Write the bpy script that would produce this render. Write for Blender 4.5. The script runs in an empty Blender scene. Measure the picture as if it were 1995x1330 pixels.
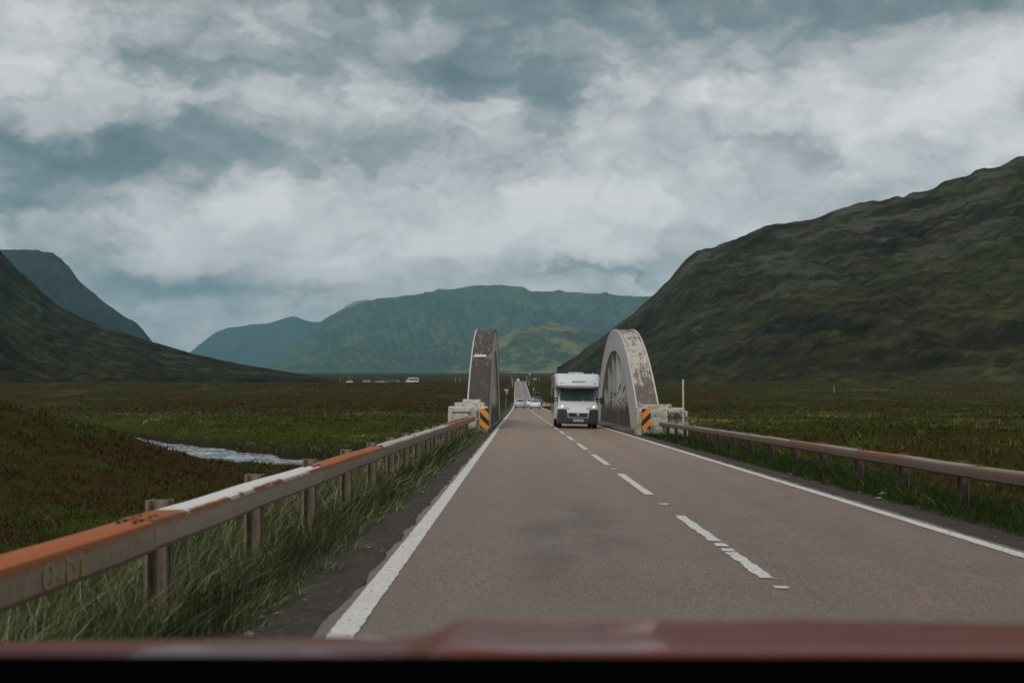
import bpy, bmesh, math, random
import numpy as np
from mathutils import Vector, Matrix

random.seed(7)
rng = np.random.default_rng(7)
S = bpy.context.scene
COL = S.collection
R = math.radians

# ------------------------------------------------------------------ camera
F = 2300.0                                   # focal length in pixels of a 1995 px wide picture
cam_d = bpy.data.cameras.new('camera')
cam = bpy.data.objects.new('camera', cam_d)
COL.objects.link(cam)
cam.location = (0, 0, 1.25)
cam.rotation_euler = (R(90) + math.atan(118 / F), 0, math.atan(17.5 / F))
cam_d.sensor_width = 36
cam_d.lens = F / 1995 * 36
cam_d.clip_start = 0.05
cam_d.clip_end = 40000
cam_d.dof.use_dof = True
cam_d.dof.focus_distance = 55
cam_d.dof.aperture_fstop = 3.5
S.camera = cam
S.view_settings.view_transform = 'Standard'
S.view_settings.look = 'None'
S.view_settings.gamma = 1
S.view_settings.exposure = 0.3
S.render.engine = 'CYCLES'
S.cycles.use_denoising = True
S.cycles.max_bounces = 6
S.cycles.diffuse_bounces = 2
S.cycles.glossy_bounces = 3
S.cycles.transmission_bounces = 4
S.cycles.volume_bounces = 0
S.cycles.transparent_max_bounces = 8

SUN_EL, SUN_AZ = 52, 205                      # azimuth measured clockwise from +Y (the way the camera looks)


# ------------------------------------------------------------------ node helper
class NT:
    def __init__(s, tree):
        s.t = tree
        s.n = tree.nodes
        s.l = tree.links

    def new(s, typ, **kw):
        n = s.n.new(typ)
        for k, v in kw.items():
            setattr(n, k, v)
        return n

    def set(s, sock, v):
        if v is None:
            return
        if hasattr(v, 'is_output') or isinstance(v, bpy.types.NodeSocket):
            s.l.new(v, sock)
        elif isinstance(v, (tuple, list)) and len(v) == 3 and sock.type == 'RGBA':
            sock.default_value = (*v, 1)
        else:
            sock.default_value = v

    def math(s, op, a, b=0.0, c=None, clamp=False):
        n = s.new('ShaderNodeMath', operation=op)
        n.use_clamp = clamp
        s.set(n.inputs[0], a)
        s.set(n.inputs[1], b)
        if c is not None:
            s.set(n.inputs[2], c)
        return n.outputs[0]

    def vmath(s, op, a, b):
        n = s.new('ShaderNodeVectorMath', operation=op)
        s.set(n.inputs[0], a)
        s.set(n.inputs[1], b)
        return n.outputs[0]

    def noise(s, vec, scale, detail=4, rough=.55, dist=0.0, color=False):
        n = s.new('ShaderNodeTexNoise')
        s.set(n.inputs['Vector'], vec)
        n.inputs['Scale'].default_value = scale
        n.inputs['Detail'].default_value = detail
        n.inputs['Roughness'].default_value = rough
        n.inputs['Distortion'].default_value = dist
        return n.outputs['Color' if color else 'Fac']

    def voro(s, vec, scale, feature='F1'):
        n = s.new('ShaderNodeTexVoronoi', feature=feature)
        s.set(n.inputs['Vector'], vec)
        n.inputs['Scale'].default_value = scale
        return n.outputs['Distance']

    def ramp(s, fac, stops, interp='LINEAR'):
        n = s.new('ShaderNodeValToRGB')
        n.color_ramp.interpolation = interp
        e = n.color_ramp.elements
        while len(e) < len(stops):
            e.new(.5)
        for el, (p, c) in zip(e, stops):
            el.position = p
            el.color = (*c, 1) if isinstance(c, (tuple, list)) else (c, c, c, 1)
        s.set(n.inputs[0], fac)
        return n.outputs[0]

    def mix(s, fac, a, b, blend='MIX'):
        n = s.new('ShaderNodeMix', data_type='RGBA', blend_type=blend)
        s.set(n.inputs[0], fac)
        s.set(n.inputs[6], a)
        s.set(n.inputs[7], b)
        return n.outputs[2]

    def smooth(s, v, lo, hi):
        n = s.new('ShaderNodeMapRange', interpolation_type='SMOOTHSTEP')
        s.set(n.inputs['Value'], v)
        n.inputs['From Min'].default_value = lo
        n.inputs['From Max'].default_value = hi
        return n.outputs[0]

    def mapping(s, vec, scale=(1, 1, 1), loc=(0, 0, 0)):
        n = s.new('ShaderNodeMapping')
        s.set(n.inputs['Vector'], vec)
        n.inputs['Scale'].default_value = scale
        n.inputs['Location'].default_value = loc
        return n.outputs[0]

    def sep(s, vec):
        n = s.new('ShaderNodeSeparateXYZ')
        s.set(n.inputs[0], vec)
        return n.outputs

    def comb(s, x, y, z):
        n = s.new('ShaderNodeCombineXYZ')
        for i, v in enumerate((x, y, z)):
            s.set(n.inputs[i], v)
        return n.outputs[0]

    def pos(s):
        return s.new('ShaderNodeNewGeometry').outputs['Position']

    def obj(s):
        return s.new('ShaderNodeTexCoord').outputs['Object']

    def attr(s, name):
        n = s.new('ShaderNodeAttribute')
        n.attribute_name = name
        return n.outputs['Fac']

    def bump(s, h, strength=.3, dist=.02):
        n = s.new('ShaderNodeBump')
        n.inputs['Strength'].default_value = strength
        n.inputs['Distance'].default_value = dist
        s.set(n.inputs['Height'], h)
        return n.outputs[0]


def material(name, fn):
    m = bpy.data.materials.new(name)
    m.use_nodes = True
    t = NT(m.node_tree)
    b = m.node_tree.nodes['Principled BSDF']
    d = fn(t) or {}
    for k, v in d.items():
        t.set(b.inputs[k], v)
    return m


def plain(name, col, rough=.5, metal=0.0, emit=None, estr=0, vary=.12, scale=8.0, spec=None):
    def fn(t):
        n = t.noise(t.obj(), scale, 4)
        lo = tuple(c * (1 - vary) for c in col)
        hi = tuple(c * (1 + vary) for c in col)
        d = {'Base Color': t.ramp(n, [(.3, lo), (.7, hi)]), 'Roughness': rough, 'Metallic': metal}
        if emit:
            d['Emission Color'] = (*emit, 1)
            d['Emission Strength'] = estr
        if spec is not None:
            d['Specular IOR Level'] = spec
        return d
    return material(name, fn)


# ------------------------------------------------------------------ sky and sun
W = bpy.data.worlds.new('World')
S.world = W
W.use_nodes = True
wt = NT(W.node_tree)
bg = W.node_tree.nodes['Background']
dirv = wt.new('ShaderNodeTexCoord').outputs['Generated']
dx, dy, dz = wt.sep(dirv)
az = wt.math('ARCTAN2', dx, dy)
el = wt.math('ARCSINE', dz)
U = wt.math('MULTIPLY', az, 2.3)
V = wt.math('MULTIPLY', el, 2.3)
# flat cloud-deck coordinates give the perspective of the layer
den = wt.math('ADD', wt.math('MAXIMUM', dz, 0.0), .16)
plane = wt.comb(wt.math('DIVIDE', dx, den), wt.math('DIVIDE', dy, den), 0.0)
uv = wt.comb(U, wt.math('MULTIPLY', V, 1.5), wt.math('MULTIPLY', wt.smooth(dy, -.2, .2), 1.0))
warp = wt.noise(uv, 3.2, 5, .6, color=True)
wr, wg_, wb = wt.sep(warp)
warp2 = wt.noise(uv, 9.0, 6, .65, color=True)
w2r, w2g, w2b = wt.sep(warp2)
Uw = wt.math('ADD', U, wt.math('ADD', wt.math('MULTIPLY', wt.math('SUBTRACT', wr, .5), .42), wt.math('MULTIPLY', wt.math('SUBTRACT', w2r, .5), .20)))
Vw = wt.math('ADD', V, wt.math('ADD', wt.math('MULTIPLY', wt.math('SUBTRACT', wg_, .5), .19), wt.math('MULTIPLY', wt.math('SUBTRACT', w2g, .5), .12)))
big = wt.noise(plane, 1.1, 6, .55, .3)
fine = wt.noise(uv, 5.0, 7, .58, .25)
total = wt.math('ADD', wt.math('MULTIPLY', wt.math('SUBTRACT', big, .5), .35), wt.math('MULTIPLY', wt.math('SUBTRACT', fine, .5), .55))
uvw = wt.comb(Uw, wt.math('MULTIPLY', Vw, 1.7), 0.0)
vor = wt.new('ShaderNodeTexVoronoi', feature='F1')
wt.set(vor.inputs['Vector'], uvw)
vor.inputs['Scale'].default_value = 6.5
vor.inputs['Detail'].default_value = 2
vor.inputs['Roughness'].default_value = .55
total = wt.math('ADD', total, wt.math('MULTIPLY', wt.math('SUBTRACT', .42, vor.outputs['Distance']), .36))
total = wt.math('ADD', total, .80)
# banks of cloud: where they stand in the sky (kilo-pixels right of / above the road's vanishing point), their spread, and dark(-) or bright(+)
BLOBS = [
    (900, -10, 800, 70, -.30), (430, 140, 240, 60, -.20), (1000, 160, 150, 95, -.36), (1290, 190, 150, 70, .10),
    (1420, 50, 300, 60, -.22), (1850, 50, 260, 55, -.28), (800, 225, 330, 34, .14), (90, 150, 190, 110, .14),
    (170, 345, 250, 55, -.44), (470, 290, 190, 45, -.20), (110, 432, 220, 30, -.26), (480, 400, 150, 55, .26),
    (850, 450, 420, 80, .24), (700, 312, 220, 30, -.14), (1300, 400, 420, 110, .18), (1720, 215, 260, 95, .26),
    (1580, 315, 70, 40, -.16), (1360, 240, 160, 35, -.12), (280, 570, 220, 32, -.22), (520, 575, 120, 22, -.12), (420, 640, 240, 24, .10), (750, 490, 520, 45, .12),
    (1150, 540, 150, 16, -.20), (1270, 562, 70, 12, .2), (1900, 260, 150, 90, .12),
]
for (bx, by, sx, sy, w) in BLOBS:
    a = wt.math('DIVIDE', wt.math('SUBTRACT', Uw, (bx - 1015) / 1000), sx / 1000)
    b = wt.math('DIVIDE', wt.math('SUBTRACT', Vw, (783 - by) / 1000), sy / 1000)
    q = wt.math('ADD', wt.math('MULTIPLY', a, a), wt.math('MULTIPLY', b, b))
    g = wt.math('EXPONENT', wt.math('MULTIPLY', q, -1.0))
    total = wt.math('MULTIPLY_ADD', g, w * 1.2, total)
cloud = wt.ramp(total, [(.0, (.095, .137, .152)), (.28, (.168, .208, .222)), (.48, (.290, .314, .325)), (.66, (.440, .447, .450)), (.97, (.66, .648, .642))])
nish = wt.new('ShaderNodeTexSky', sky_type='NISHITA')
nish.sun_disc = False
nish.sun_elevation = R(SUN_EL)
nish.sun_rotation = R(SUN_AZ)
blue = wt.mix(1.0, nish.outputs[0], (.07, .07, .07), 'MULTIPLY')
skycol = wt.mix(.05, cloud, blue)
wt.set(bg.inputs[0], skycol)
bg.inputs[1].default_value = 1.0

sun_d = bpy.data.lights.new('sun', 'SUN')
sun = bpy.data.objects.new('sun', sun_d)
COL.objects.link(sun)
sun_d.energy = 1.1
sun_d.angle = R(14)
sun_d.color = (1, .95, .88)
sv = Vector((math.sin(R(SUN_AZ)) * math.cos(R(SUN_EL)), math.cos(R(SUN_AZ)) * math.cos(R(SUN_EL)), math.sin(R(SUN_EL))))
sun.rotation_euler = (-sv).to_track_quat('-Z', 'Y').to_euler()
sun.location = (0, 0, 900)


# ------------------------------------------------------------------ object helpers
def tag(o, label=None, cat=None, group=None, kind=None):
    if label:
        o['label'] = label
    if cat:
        o['category'] = cat
    if group:
        o['group'] = group
    if kind:
        o['kind'] = kind
    return o


def link_mesh(name, me, mats, parent=None, smooth=False):
    o = bpy.data.objects.new(name, me)
    for m in (mats if isinstance(mats, (list, tuple)) else [mats]):
        me.materials.append(m)
    COL.objects.link(o)
    if parent:
        o.parent = parent
    if smooth:
        me.polygons.foreach_set('use_smooth', [True] * len(me.polygons))
    return o


def empty(name, loc=(0, 0, 0), rz=0):
    o = bpy.data.objects.new(name, None)
    COL.objects.link(o)
    o.location = loc
    o.rotation_euler = (0, 0, rz)
    o.empty_display_size = .3
    return o


class MB:
    """collects shapes into one mesh"""
    def __init__(s):
        s.bm = bmesh.new()
        s.mi = 0

    def _mat(s, faces):
        for f in faces:
            f.material_index = s.mi

    def box(s, x0, x1, y0, y1, z0, z1, bevel=0, seg=2):
        r = bmesh.ops.create_cube(s.bm, size=1)
        v = r['verts']
        bmesh.ops.scale(s.bm, vec=(x1 - x0, y1 - y0, z1 - z0), verts=v)
        bmesh.ops.translate(s.bm, vec=((x0 + x1) / 2, (y0 + y1) / 2, (z0 + z1) / 2), verts=v)
        fs = {f for q in v for f in q.link_faces}
        s._mat(fs)
        if bevel:
            es = {e for q in v for e in q.link_edges}
            r = bmesh.ops.bevel(s.bm, geom=list(es), offset=bevel, segments=seg, affect='EDGES', profile=.6)
            s._mat(r['faces'])
        return s

    def cyl(s, p0, p1, r0, r1=None, n=12, caps=True):
        r1 = r0 if r1 is None else r1
        p0, p1 = Vector(p0), Vector(p1)
        d = p1 - p0
        q = d.to_track_quat('Z', 'Y').to_matrix().to_4x4()
        M = Matrix.Translation((p0 + p1) / 2) @ q
        r = bmesh.ops.create_cone(s.bm, cap_ends=caps, cap_tris=False, segments=n, radius1=r0, radius2=r1, depth=d.length, matrix=M)
        s._mat({f for v in r['verts'] for f in v.link_faces})
        return s

    def ball(s, c, r, sc=(1, 1, 1), n=10):
        M = Matrix.Translation(c) @ Matrix.Diagonal((sc[0], sc[1], sc[2], 1))
        q = bmesh.ops.create_uvsphere(s.bm, u_segments=n + 4, v_segments=n, radius=r, matrix=M)
        s._mat({f for v in q['verts'] for f in v.link_faces})
        return s

    def poly(s, pts):
        vs = [s.bm.verts.new(p) for p in pts]
        f = s.bm.faces.new(vs)
        f.material_index = s.mi
        return f

    def prism(s, pts, off):
        """closed solid: polygon pts swept by vector off"""
        off = Vector(off)
        a = [s.bm.verts.new(p) for p in pts]
        b = [s.bm.verts.new(Vector(p) + off) for p in pts]
        fs = [s.bm.faces.new(a[::-1]), s.bm.faces.new(b)]
        n = len(pts)
        for i in range(n):
            fs.append(s.bm.faces.new((a[i], a[(i + 1) % n], b[(i + 1) % n], b[i])))
        s._mat(fs)
        return s

    def loft(s, rings, caps=True):
        vs = [[s.bm.verts.new(p) for p in r] for r in rings]
        fs = []
        n = len(rings[0])
        for a, b in zip(vs, vs[1:]):
            for i in range(n):
                fs.append(s.bm.faces.new((a[i], a[(i + 1) % n], b[(i + 1) % n], b[i])))
        if caps:
            fs.append(s.bm.faces.new(vs[0][::-1]))
            fs.append(s.bm.faces.new(vs[-1]))
        s._mat(fs)
        return s

    def build(s, name, mats, parent=None, smooth=False, recalc=True, bevel=0):
        if recalc:
            bmesh.ops.recalc_face_normals(s.bm, faces=s.bm.faces)
        me = bpy.data.meshes.new(name)
        s.bm.to_mesh(me)
        s.bm.free()
        o = link_mesh(name, me, mats, parent)
        if smooth:
            me.polygons.foreach_set('use_smooth', [True] * len(me.polygons))
            try:
                me.set_sharp_from_angle(angle=R(38))
            except Exception:
                pass
        if bevel:
            md = o.modifiers.new('bevel', 'BEVEL')
            md.width = bevel
            md.segments = 2
            md.limit_method = 'ANGLE'
        return o


def each(mb, name, mats, parent, **kw):
    """every loose piece of the collected shape becomes an object of its own"""
    bm = mb.bm
    bm.verts.index_update()
    seen, out = set(), []
    for v0 in list(bm.verts):
        if v0 in seen:
            continue
        stack, isl = [v0], []
        seen.add(v0)
        while stack:
            v = stack.pop()
            isl.append(v)
            for e in v.link_edges:
                w = e.other_vert(v)
                if w not in seen:
                    seen.add(w)
                    stack.append(w)
        m = MB()
        mp = {v: m.bm.verts.new(v.co) for v in isl}
        fs = {f for v in isl for f in v.link_faces}
        for f in fs:
            g = m.bm.faces.new([mp[v] for v in f.verts])
            g.material_index = f.material_index
        out.append(m.build(name, mats, parent, **kw))
    bm.free()
    return out


def lettering(txt, size, mat, parent, M, name='lettering', extrude=.002, offset=0.0, shear=0.0, sx=1.0):
    c = bpy.data.curves.new(name, 'FONT')
    c.body = txt
    c.size = size
    c.extrude = extrude
    c.offset = offset
    c.shear = shear
    c.align_x = 'CENTER'
    c.align_y = 'CENTER'
    c.resolution_u = 3
    tmp = bpy.data.objects.new('tmp_text', c)
    COL.objects.link(tmp)
    dg = bpy.context.evaluated_depsgraph_get()
    me = bpy.data.meshes.new_from_object(tmp.evaluated_get(dg))
    bpy.data.objects.remove(tmp)
    bpy.data.curves.remove(c)
    me.name = name
    me.transform(Matrix.Diagonal((sx, 1, 1, 1)))
    me.transform(M)
    me.materials.clear()
    return link_mesh(name, me, mat, parent)


FACE_CAM = Matrix.Rotation(R(90), 4, 'X')     # text plane facing -Y, reading left to right


# ------------------------------------------------------------------ numpy noise
_perm = np.random.default_rng(3).permutation(512)
_perm = np.concatenate([_perm, _perm, _perm])
_ang = np.random.default_rng(4).random(512) * 2 * np.pi
_gx, _gy = np.cos(_ang), np.sin(_ang)


def perlin(x, y, seed=0):
    x = np.asarray(x, float) + seed * 17.31
    y = np.asarray(y, float) + seed * 9.77
    xi, yi = np.floor(x).astype(int), np.floor(y).astype(int)
    xf, yf = x - xi, y - yi
    u, v = xf * xf * xf * (xf * (xf * 6 - 15) + 10), yf * yf * yf * (yf * (yf * 6 - 15) + 10)

    def g(ix, iy, fx, fy):
        h = _perm[(_perm[ix % 512] + iy) % 512] % 512
        return _gx[h] * fx + _gy[h] * fy
    a = g(xi, yi, xf, yf)
    b = g(xi + 1, yi, xf - 1, yf)
    c = g(xi, yi + 1, xf, yf - 1)
    d = g(xi + 1, yi + 1, xf - 1, yf - 1)
    return (a + (b - a) * u) + ((c + (d - c) * u) - (a + (b - a) * u)) * v


def fbm(x, y, octv=4, seed=0, gain=.5):
    t, a, f = 0, 1, 1
    for i in range(octv):
        t = t + a * perlin(x * f, y * f, seed + i)
        a *= gain
        f *= 2.03
    return t


def ridged(x, y, octv=4, seed=0, gain=.5):
    t, a, f = 0, 1, 1
    for i in range(octv):
        t = t + a * (1 - 2 * np.abs(perlin(x * f, y * f, seed + i)) - .5)
        a *= gain
        f *= 2.1
    return t


def sstep(a, b, x):
    t = np.clip((x - a) / (b - a), 0, 1)
    return t * t * (3 - 2 * t)


def table(ys, zs, smooth=0):
    g = np.linspace(ys[0], ys[-1], 6000)
    v = np.interp(g, ys, zs)
    if smooth:
        k = max(1, int(smooth / (g[1] - g[0])))
        ker = np.hanning(2 * k + 3)
        ker /= ker.sum()
        v = np.convolve(np.pad(v, k + 1, 'edge'), ker, 'valid')
    return lambda y: np.interp(y, g, v)


road_z = table([-60, 0, 60, 130, 205, 280, 352, 411, 500, 590, 640, 700, 900, 1100], [0, 0, 0, .05, .25, .75, 1.8, 3.9, 7.8, 11.7, 12.5, 13.2, 16.6, 19], 28)
left_x = table([-60, 0, 40, 60, 205, 352, 411, 590, 900, 1100], [-.95, -.95, -1.04, -1.12, -1.35, -1.9, -2.25, -2.95, -4.2, -5])
right_x = table([-60, 0, 60, 205, 352, 411, 590, 900, 1100], [4.45, 4.45, 4.4, 3.6, 3.2, 2.9, 2.2, .9, 0], 20)
_moor = table([-100, 0, 60, 150, 250, 352, 411, 500, 590, 650, 900, 1500, 2000], [-.55, -.55, -.65, -.95, -.65, 1.2, 3.4, 7.2, 10.9, 11.5, 15.5, 32, 46.4], 40)


def moor_z(y):
    y = np.asarray(y, float)
    return np.where(y < 1900, _moor(y), np.interp(y, [1900, 3000, 7000, 12000, 30000], [43.5, 73, 172, 295, 720]))


def crossfall(x, y):
    return -.02 * (x + .95) * (1 - sstep(90, 220, y))


def surf_z(x, y):
    return road_z(y) + crossfall(x, y)


RIVER = np.array([(900, 210), (300, 92), (120, 68), (60, 60), (30, 63), (14, 67), (2, 68.2), (-8, 69.5), (-17, 75.5), (-24, 86), (-34, 105), (-45, 125), (-57, 150),
                  (-84, 182), (-135, 205), (-300, 230), (-900, 260)], float)


def river_d(x, y):
    x = np.asarray(x, float)
    best = np.full(np.broadcast(x, y).shape, 1e9)
    for (a, b) in zip(RIVER, RIVER[1:]):
        d = b - a
        t = np.clip(((x - a[0]) * d[0] + (y - a[1]) * d[1]) / (d @ d), 0, 1)
        q = np.hypot(x - a[0] - t * d[0], y - a[1] - t * d[1])
        best = np.minimum(best, q)
    return best


WATER_Z = -3.0


def ground_z(x, y):
    x = np.asarray(x, float)
    y = np.asarray(y, float)
    base = moor_z(y)
    # heather bank to the left of the near barrier, small rise right of the bridge hiding the burn
    lf = sstep(-3, -8, x)
    bank = sstep(-8.6, -21, x) * 3.25 * np.exp(-((y - 38) / 12) ** 2) * (1 - .6 * sstep(-26, -60, x))
    base = base + bank - lf * (.62 * (1 - sstep(95, 150, y)) + 1.2 * sstep(37, 72, y) * (1 - sstep(95, 140, y)))
    base = base + sstep(8, 16, x) * .55 * np.exp(-((y - 50) / 9) ** 2)
    dist = np.hypot(x, y)
    hum = .085 * fbm(x / 1.3, y / 1.3, 2, 11) * (1 - sstep(40, 120, dist)) + .12 * fbm(x / 2.6, y / 2.6, 2, 15) * (1 - sstep(80, 200, dist)) + .38 * fbm(x / 7, y / 7, 3, 5) * (1 - sstep(250, 600, dist)) \
        + .55 * fbm(x / 46, y / 46, 3, 2) * sstep(60, 160, dist) * (1 - .6 * sstep(100, 400, dist)) + 1.9 * fbm(x / 80, y / 50, 3, 63) * sstep(150, 350, dist) * (1 - sstep(1000, 1500, dist)) * (1 - .9 * np.exp(-((x + 78) / 60) ** 2 - ((y - 650) / 90) ** 2)) + 2.0 * fbm(x / 400, y / 400, 3, 8) * sstep(500, 1500, dist)
    base = base + hum
    # burn
    d = river_d(x, y)
    d = d + 1.2 * fbm(x / 9, y / 9, 2, 21)
    bridge = np.exp(-((x - 2) / 9) ** 2)
    hw = 5.2 + 3.0 * bridge
    bk = sstep(hw, hw + 3.6, d)
    base = np.where(d < hw + 3.6, (WATER_Z - .8) + (base - (WATER_Z - .8)) * bk, base)
    # road bed
    lx, rx = left_x(y), right_x(y)
    lo, ro = lx - 1.5, rx + 1.7
    out = np.maximum(lo - x, x - ro)
    wid = 3.0 + .01 * np.clip(y, 0, 2000)
    w = 1 - sstep(0, 1, out / wid)
    rb = surf_z(np.clip(x, lo - .3, ro + .3), y) - .06 - .06 * sstep(0, 3, y / 100) - .05 * sstep(0, 1.2, np.maximum(lx - x, x - rx) - .6) - .5 * sstep(900, 1000, y)
    rb = rb + .035 * fbm(x / .9, y / .9, 2, 31) * sstep(.2, .9, np.maximum(lx - x, x - rx) - .4)
    on_br = sstep(54.5, 58.5, y) * (1 - sstep(78, 82, y))
    w = w * (1 - on_br)
    w = w * (1 - sstep(950, 1050, y))
    return base + (rb - base) * w


# ------------------------------------------------------------------ ground
def grid_mesh(name, X, Y, Z, mats, attrs=None, smooth=True):
    nr, nc = X.shape
    co = np.stack([X, Y, Z], -1).reshape(-1, 3).astype(np.float32)
    i = np.arange(nr * nc).reshape(nr, nc)
    q = np.stack([i[:-1, :-1], i[:-1, 1:], i[1:, 1:], i[1:, :-1]], -1).reshape(-1)
    me = bpy.data.meshes.new(name)
    me.vertices.add(len(co))
    me.vertices.foreach_set('co', co.ravel())
    me.loops.add(len(q))
    me.loops.foreach_set('vertex_index', q.astype(np.int32))
    nf = len(q) // 4
    me.polygons.add(nf)
    me.polygons.foreach_set('loop_start', np.arange(0, len(q), 4, dtype=np.int32))
    me.update(calc_edges=True)
    me.validate()
    if smooth:
        me.polygons.foreach_set('use_smooth', np.ones(nf, bool))
    for k, v in (attrs or {}).items():
        a = me.attributes.new(k, 'FLOAT', 'POINT')
        a.data.foreach_set('value', v.reshape(-1).astype(np.float32))
    return link_mesh(name, me, mats)


def ground_fn(t):
    p = t.pos()
    x, y, z = t.sep(p)
    far = t.smooth(y, 60, 500)
    n1 = t.noise(t.mapping(p, (.05, .018, .05)), 1.0, 5, .6)
    n2 = t.noise(p, .45, 5, .6)
    n3 = t.noise(p, 3.5, 5, .65)
    n4 = t.noise(p, 22, 3, .6)
    v = t.math('ADD', t.math('MULTIPLY', n1, .55), t.math('MULTIPLY', n2, .45))
    v = t.math('ADD', v, t.math('MULTIPLY', t.math('SUBTRACT', n3, .5), .35))
    st = t.noise(t.mapping(p, (.05, .014, .0)), 1.0, 6, .7, .4)
    c = t.ramp(v, [(.34, (0.0464, 0.0273, 0.0125)), (.45, (0.0553, 0.0357, 0.0143)), (.52, (0.0420, 0.0443, 0.0108)), (.60, (0.0464, 0.0568, 0.0125)), (.72, (0.0840, 0.0800, 0.0215))])
    # greener by the burn (y about 70-190), browner beyond
    gband = t.math('MULTIPLY', t.smooth(y, 60, 95), t.math('SUBTRACT', 1.0, t.smooth(y, 170, 260)))
    c = t.mix(t.math('MULTIPLY', gband, .6), c, t.ramp(n2, [(.3, (0.0354, 0.0527, 0.0090)), (.7, (0.0663, 0.0885, 0.0161))]))
    bband = t.smooth(t.math('ADD', y, t.math('MULTIPLY', t.math('SUBTRACT', n1, .5), 160)), 170, 300)
    c = t.mix(t.math('MULTIPLY', bband, .85), c, t.ramp(st, [(.33, (0.0243, 0.0189, 0.0072)), (.43, (0.0553, 0.0315, 0.0125)), (.50, (0.0265, 0.0273, 0.0072)), (.56, (0.0486, 0.0463, 0.0125)), (.62, (0.0619, 0.0379, 0.0143)), (.70, (0.1061, 0.0842, 0.0269))]))
    rt = t.math('MULTIPLY', bband, t.smooth(x, 20, 120))
    c = t.mix(t.math('MULTIPLY', rt, .5), c, t.ramp(st, [(.34, (0.0265, 0.0253, 0.0072)), (.45, (0.0530, 0.0421, 0.0125)), (.52, (0.0354, 0.0379, 0.0090)), (.62, (0.0597, 0.0632, 0.0143)), (.70, (0.1216, 0.1053, 0.0358))]))
    # brown heather bank on the left
    hb = t.math('MULTIPLY', t.math('SUBTRACT', 1.0, t.smooth(x, -16, -6)), t.math('SUBTRACT', 1.0, t.smooth(y, 50, 70)))
    hb = t.math('MULTIPLY', hb, t.smooth(n2, .62, .42))
    c = t.mix(t.math('MULTIPLY', hb, .7), c, t.ramp(n3, [(.3, (0.0265, 0.0168, 0.0090)), (.55, (0.0508, 0.0273, 0.0143)), (.75, (0.0530, 0.0548, 0.0143))]))
    c = t.mix(t.math('MULTIPLY', t.smooth(n4, .35, .75), .4), c, t.mix(1.0, c, (1.6, 1.5, 1.3), 'MULTIPLY'))
    # bare peat on the burn's banks
    peat = t.math('SUBTRACT', 1.0, t.smooth(z, -2.9, -1.9))
    peat = t.math('MULTIPLY', peat, t.math('SUBTRACT', 1.0, t.smooth(y, 240, 250)))
    c = t.mix(peat, c, t.ramp(n3, [(.3, (.018, .014, .009)), (.7, (.05, .04, .028))]))
    h = t.math('ADD', n3, t.math('MULTIPLY', n4, .5))
    return {'Base Color': c, 'Roughness': .95, 'Specular IOR Level': 0.0, 'Normal': t.bump(h, .9, .2)}


M_ground = material('moor_ground', ground_fn)
s_ = np.linspace(-1, 1, 431)
kx = 9.3
xs = 1.5 + np.sinh(s_ * kx) * (10800 / math.sinh(kx))
ys = [-14.0]
while ys[-1] < 15500:
    ys.append(ys[-1] + max(.2, .0125 * abs(ys[-1])))
ys = np.array(ys)
GX, GY = np.meshgrid(xs, ys)
tag(grid_mesh('moorland_ground', GX, GY, ground_z(GX, GY), M_ground), kind='structure')


def water_fn(t):
    p = t.pos()
    n = t.noise(t.mapping(p, (1.2, .5, 1)), 2.2, 4, .6)
    n2 = t.noise(p, .35, 3)
    sky_gleam = t.smooth(t.math('ADD', n, t.math('MULTIPLY', n2, .6)), .76, 1.0)  # pale patches painted in for the brightness of reflected sky
    c = t.mix(sky_gleam, (.05, .06, .06), (.55, .58, .60))
    return {'Base Color': c, 'Roughness': t.math('ADD', .16, t.math('MULTIPLY', sky_gleam, .4)), 'IOR': 1.33, 'Specular IOR Level': .9, 'Normal': t.bump(t.noise(t.mapping(p, (2.5, 1.1, 1)), 2.2, 4, .6), .5, .08)}


M_water = material('river_water', water_fn)


def strip(name, pts, hw, z, mat, sub=6):
    P = []
    for a, b in zip(pts, pts[1:]):
        for k in range(sub):
            P.append(a + (b - a) * k / sub)
    P.append(pts[-1])
    P = np.array(P)
    T = np.gradient(P, axis=0)
    T /= np.linalg.norm(T, axis=1, keepdims=True)
    Nn = np.stack([-T[:, 1], T[:, 0]], 1)
    c = np.linspace(-1, 1, 7)
    X = P[:, 0:1] + Nn[:, 0:1] * c * hw
    Y = P[:, 1:2] + Nn[:, 1:2] * c * hw
    return grid_mesh(name, X, Y, np.full_like(X, z), mat)


tag(strip('river', RIVER, 11, WATER_Z, M_water), kind='structure')


# ------------------------------------------------------------------ hills
CAMM = cam.rotation_euler.to_matrix()


def ray(px, py):
    d = CAMM @ Vector(((px - 997.5) / F, (665 - py) / F, -1))
    return d


def at(px, py, Y):
    d = ray(px, py)
    return Vector((0, 0, 1.25)) + d * (Y / d.y)


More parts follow.
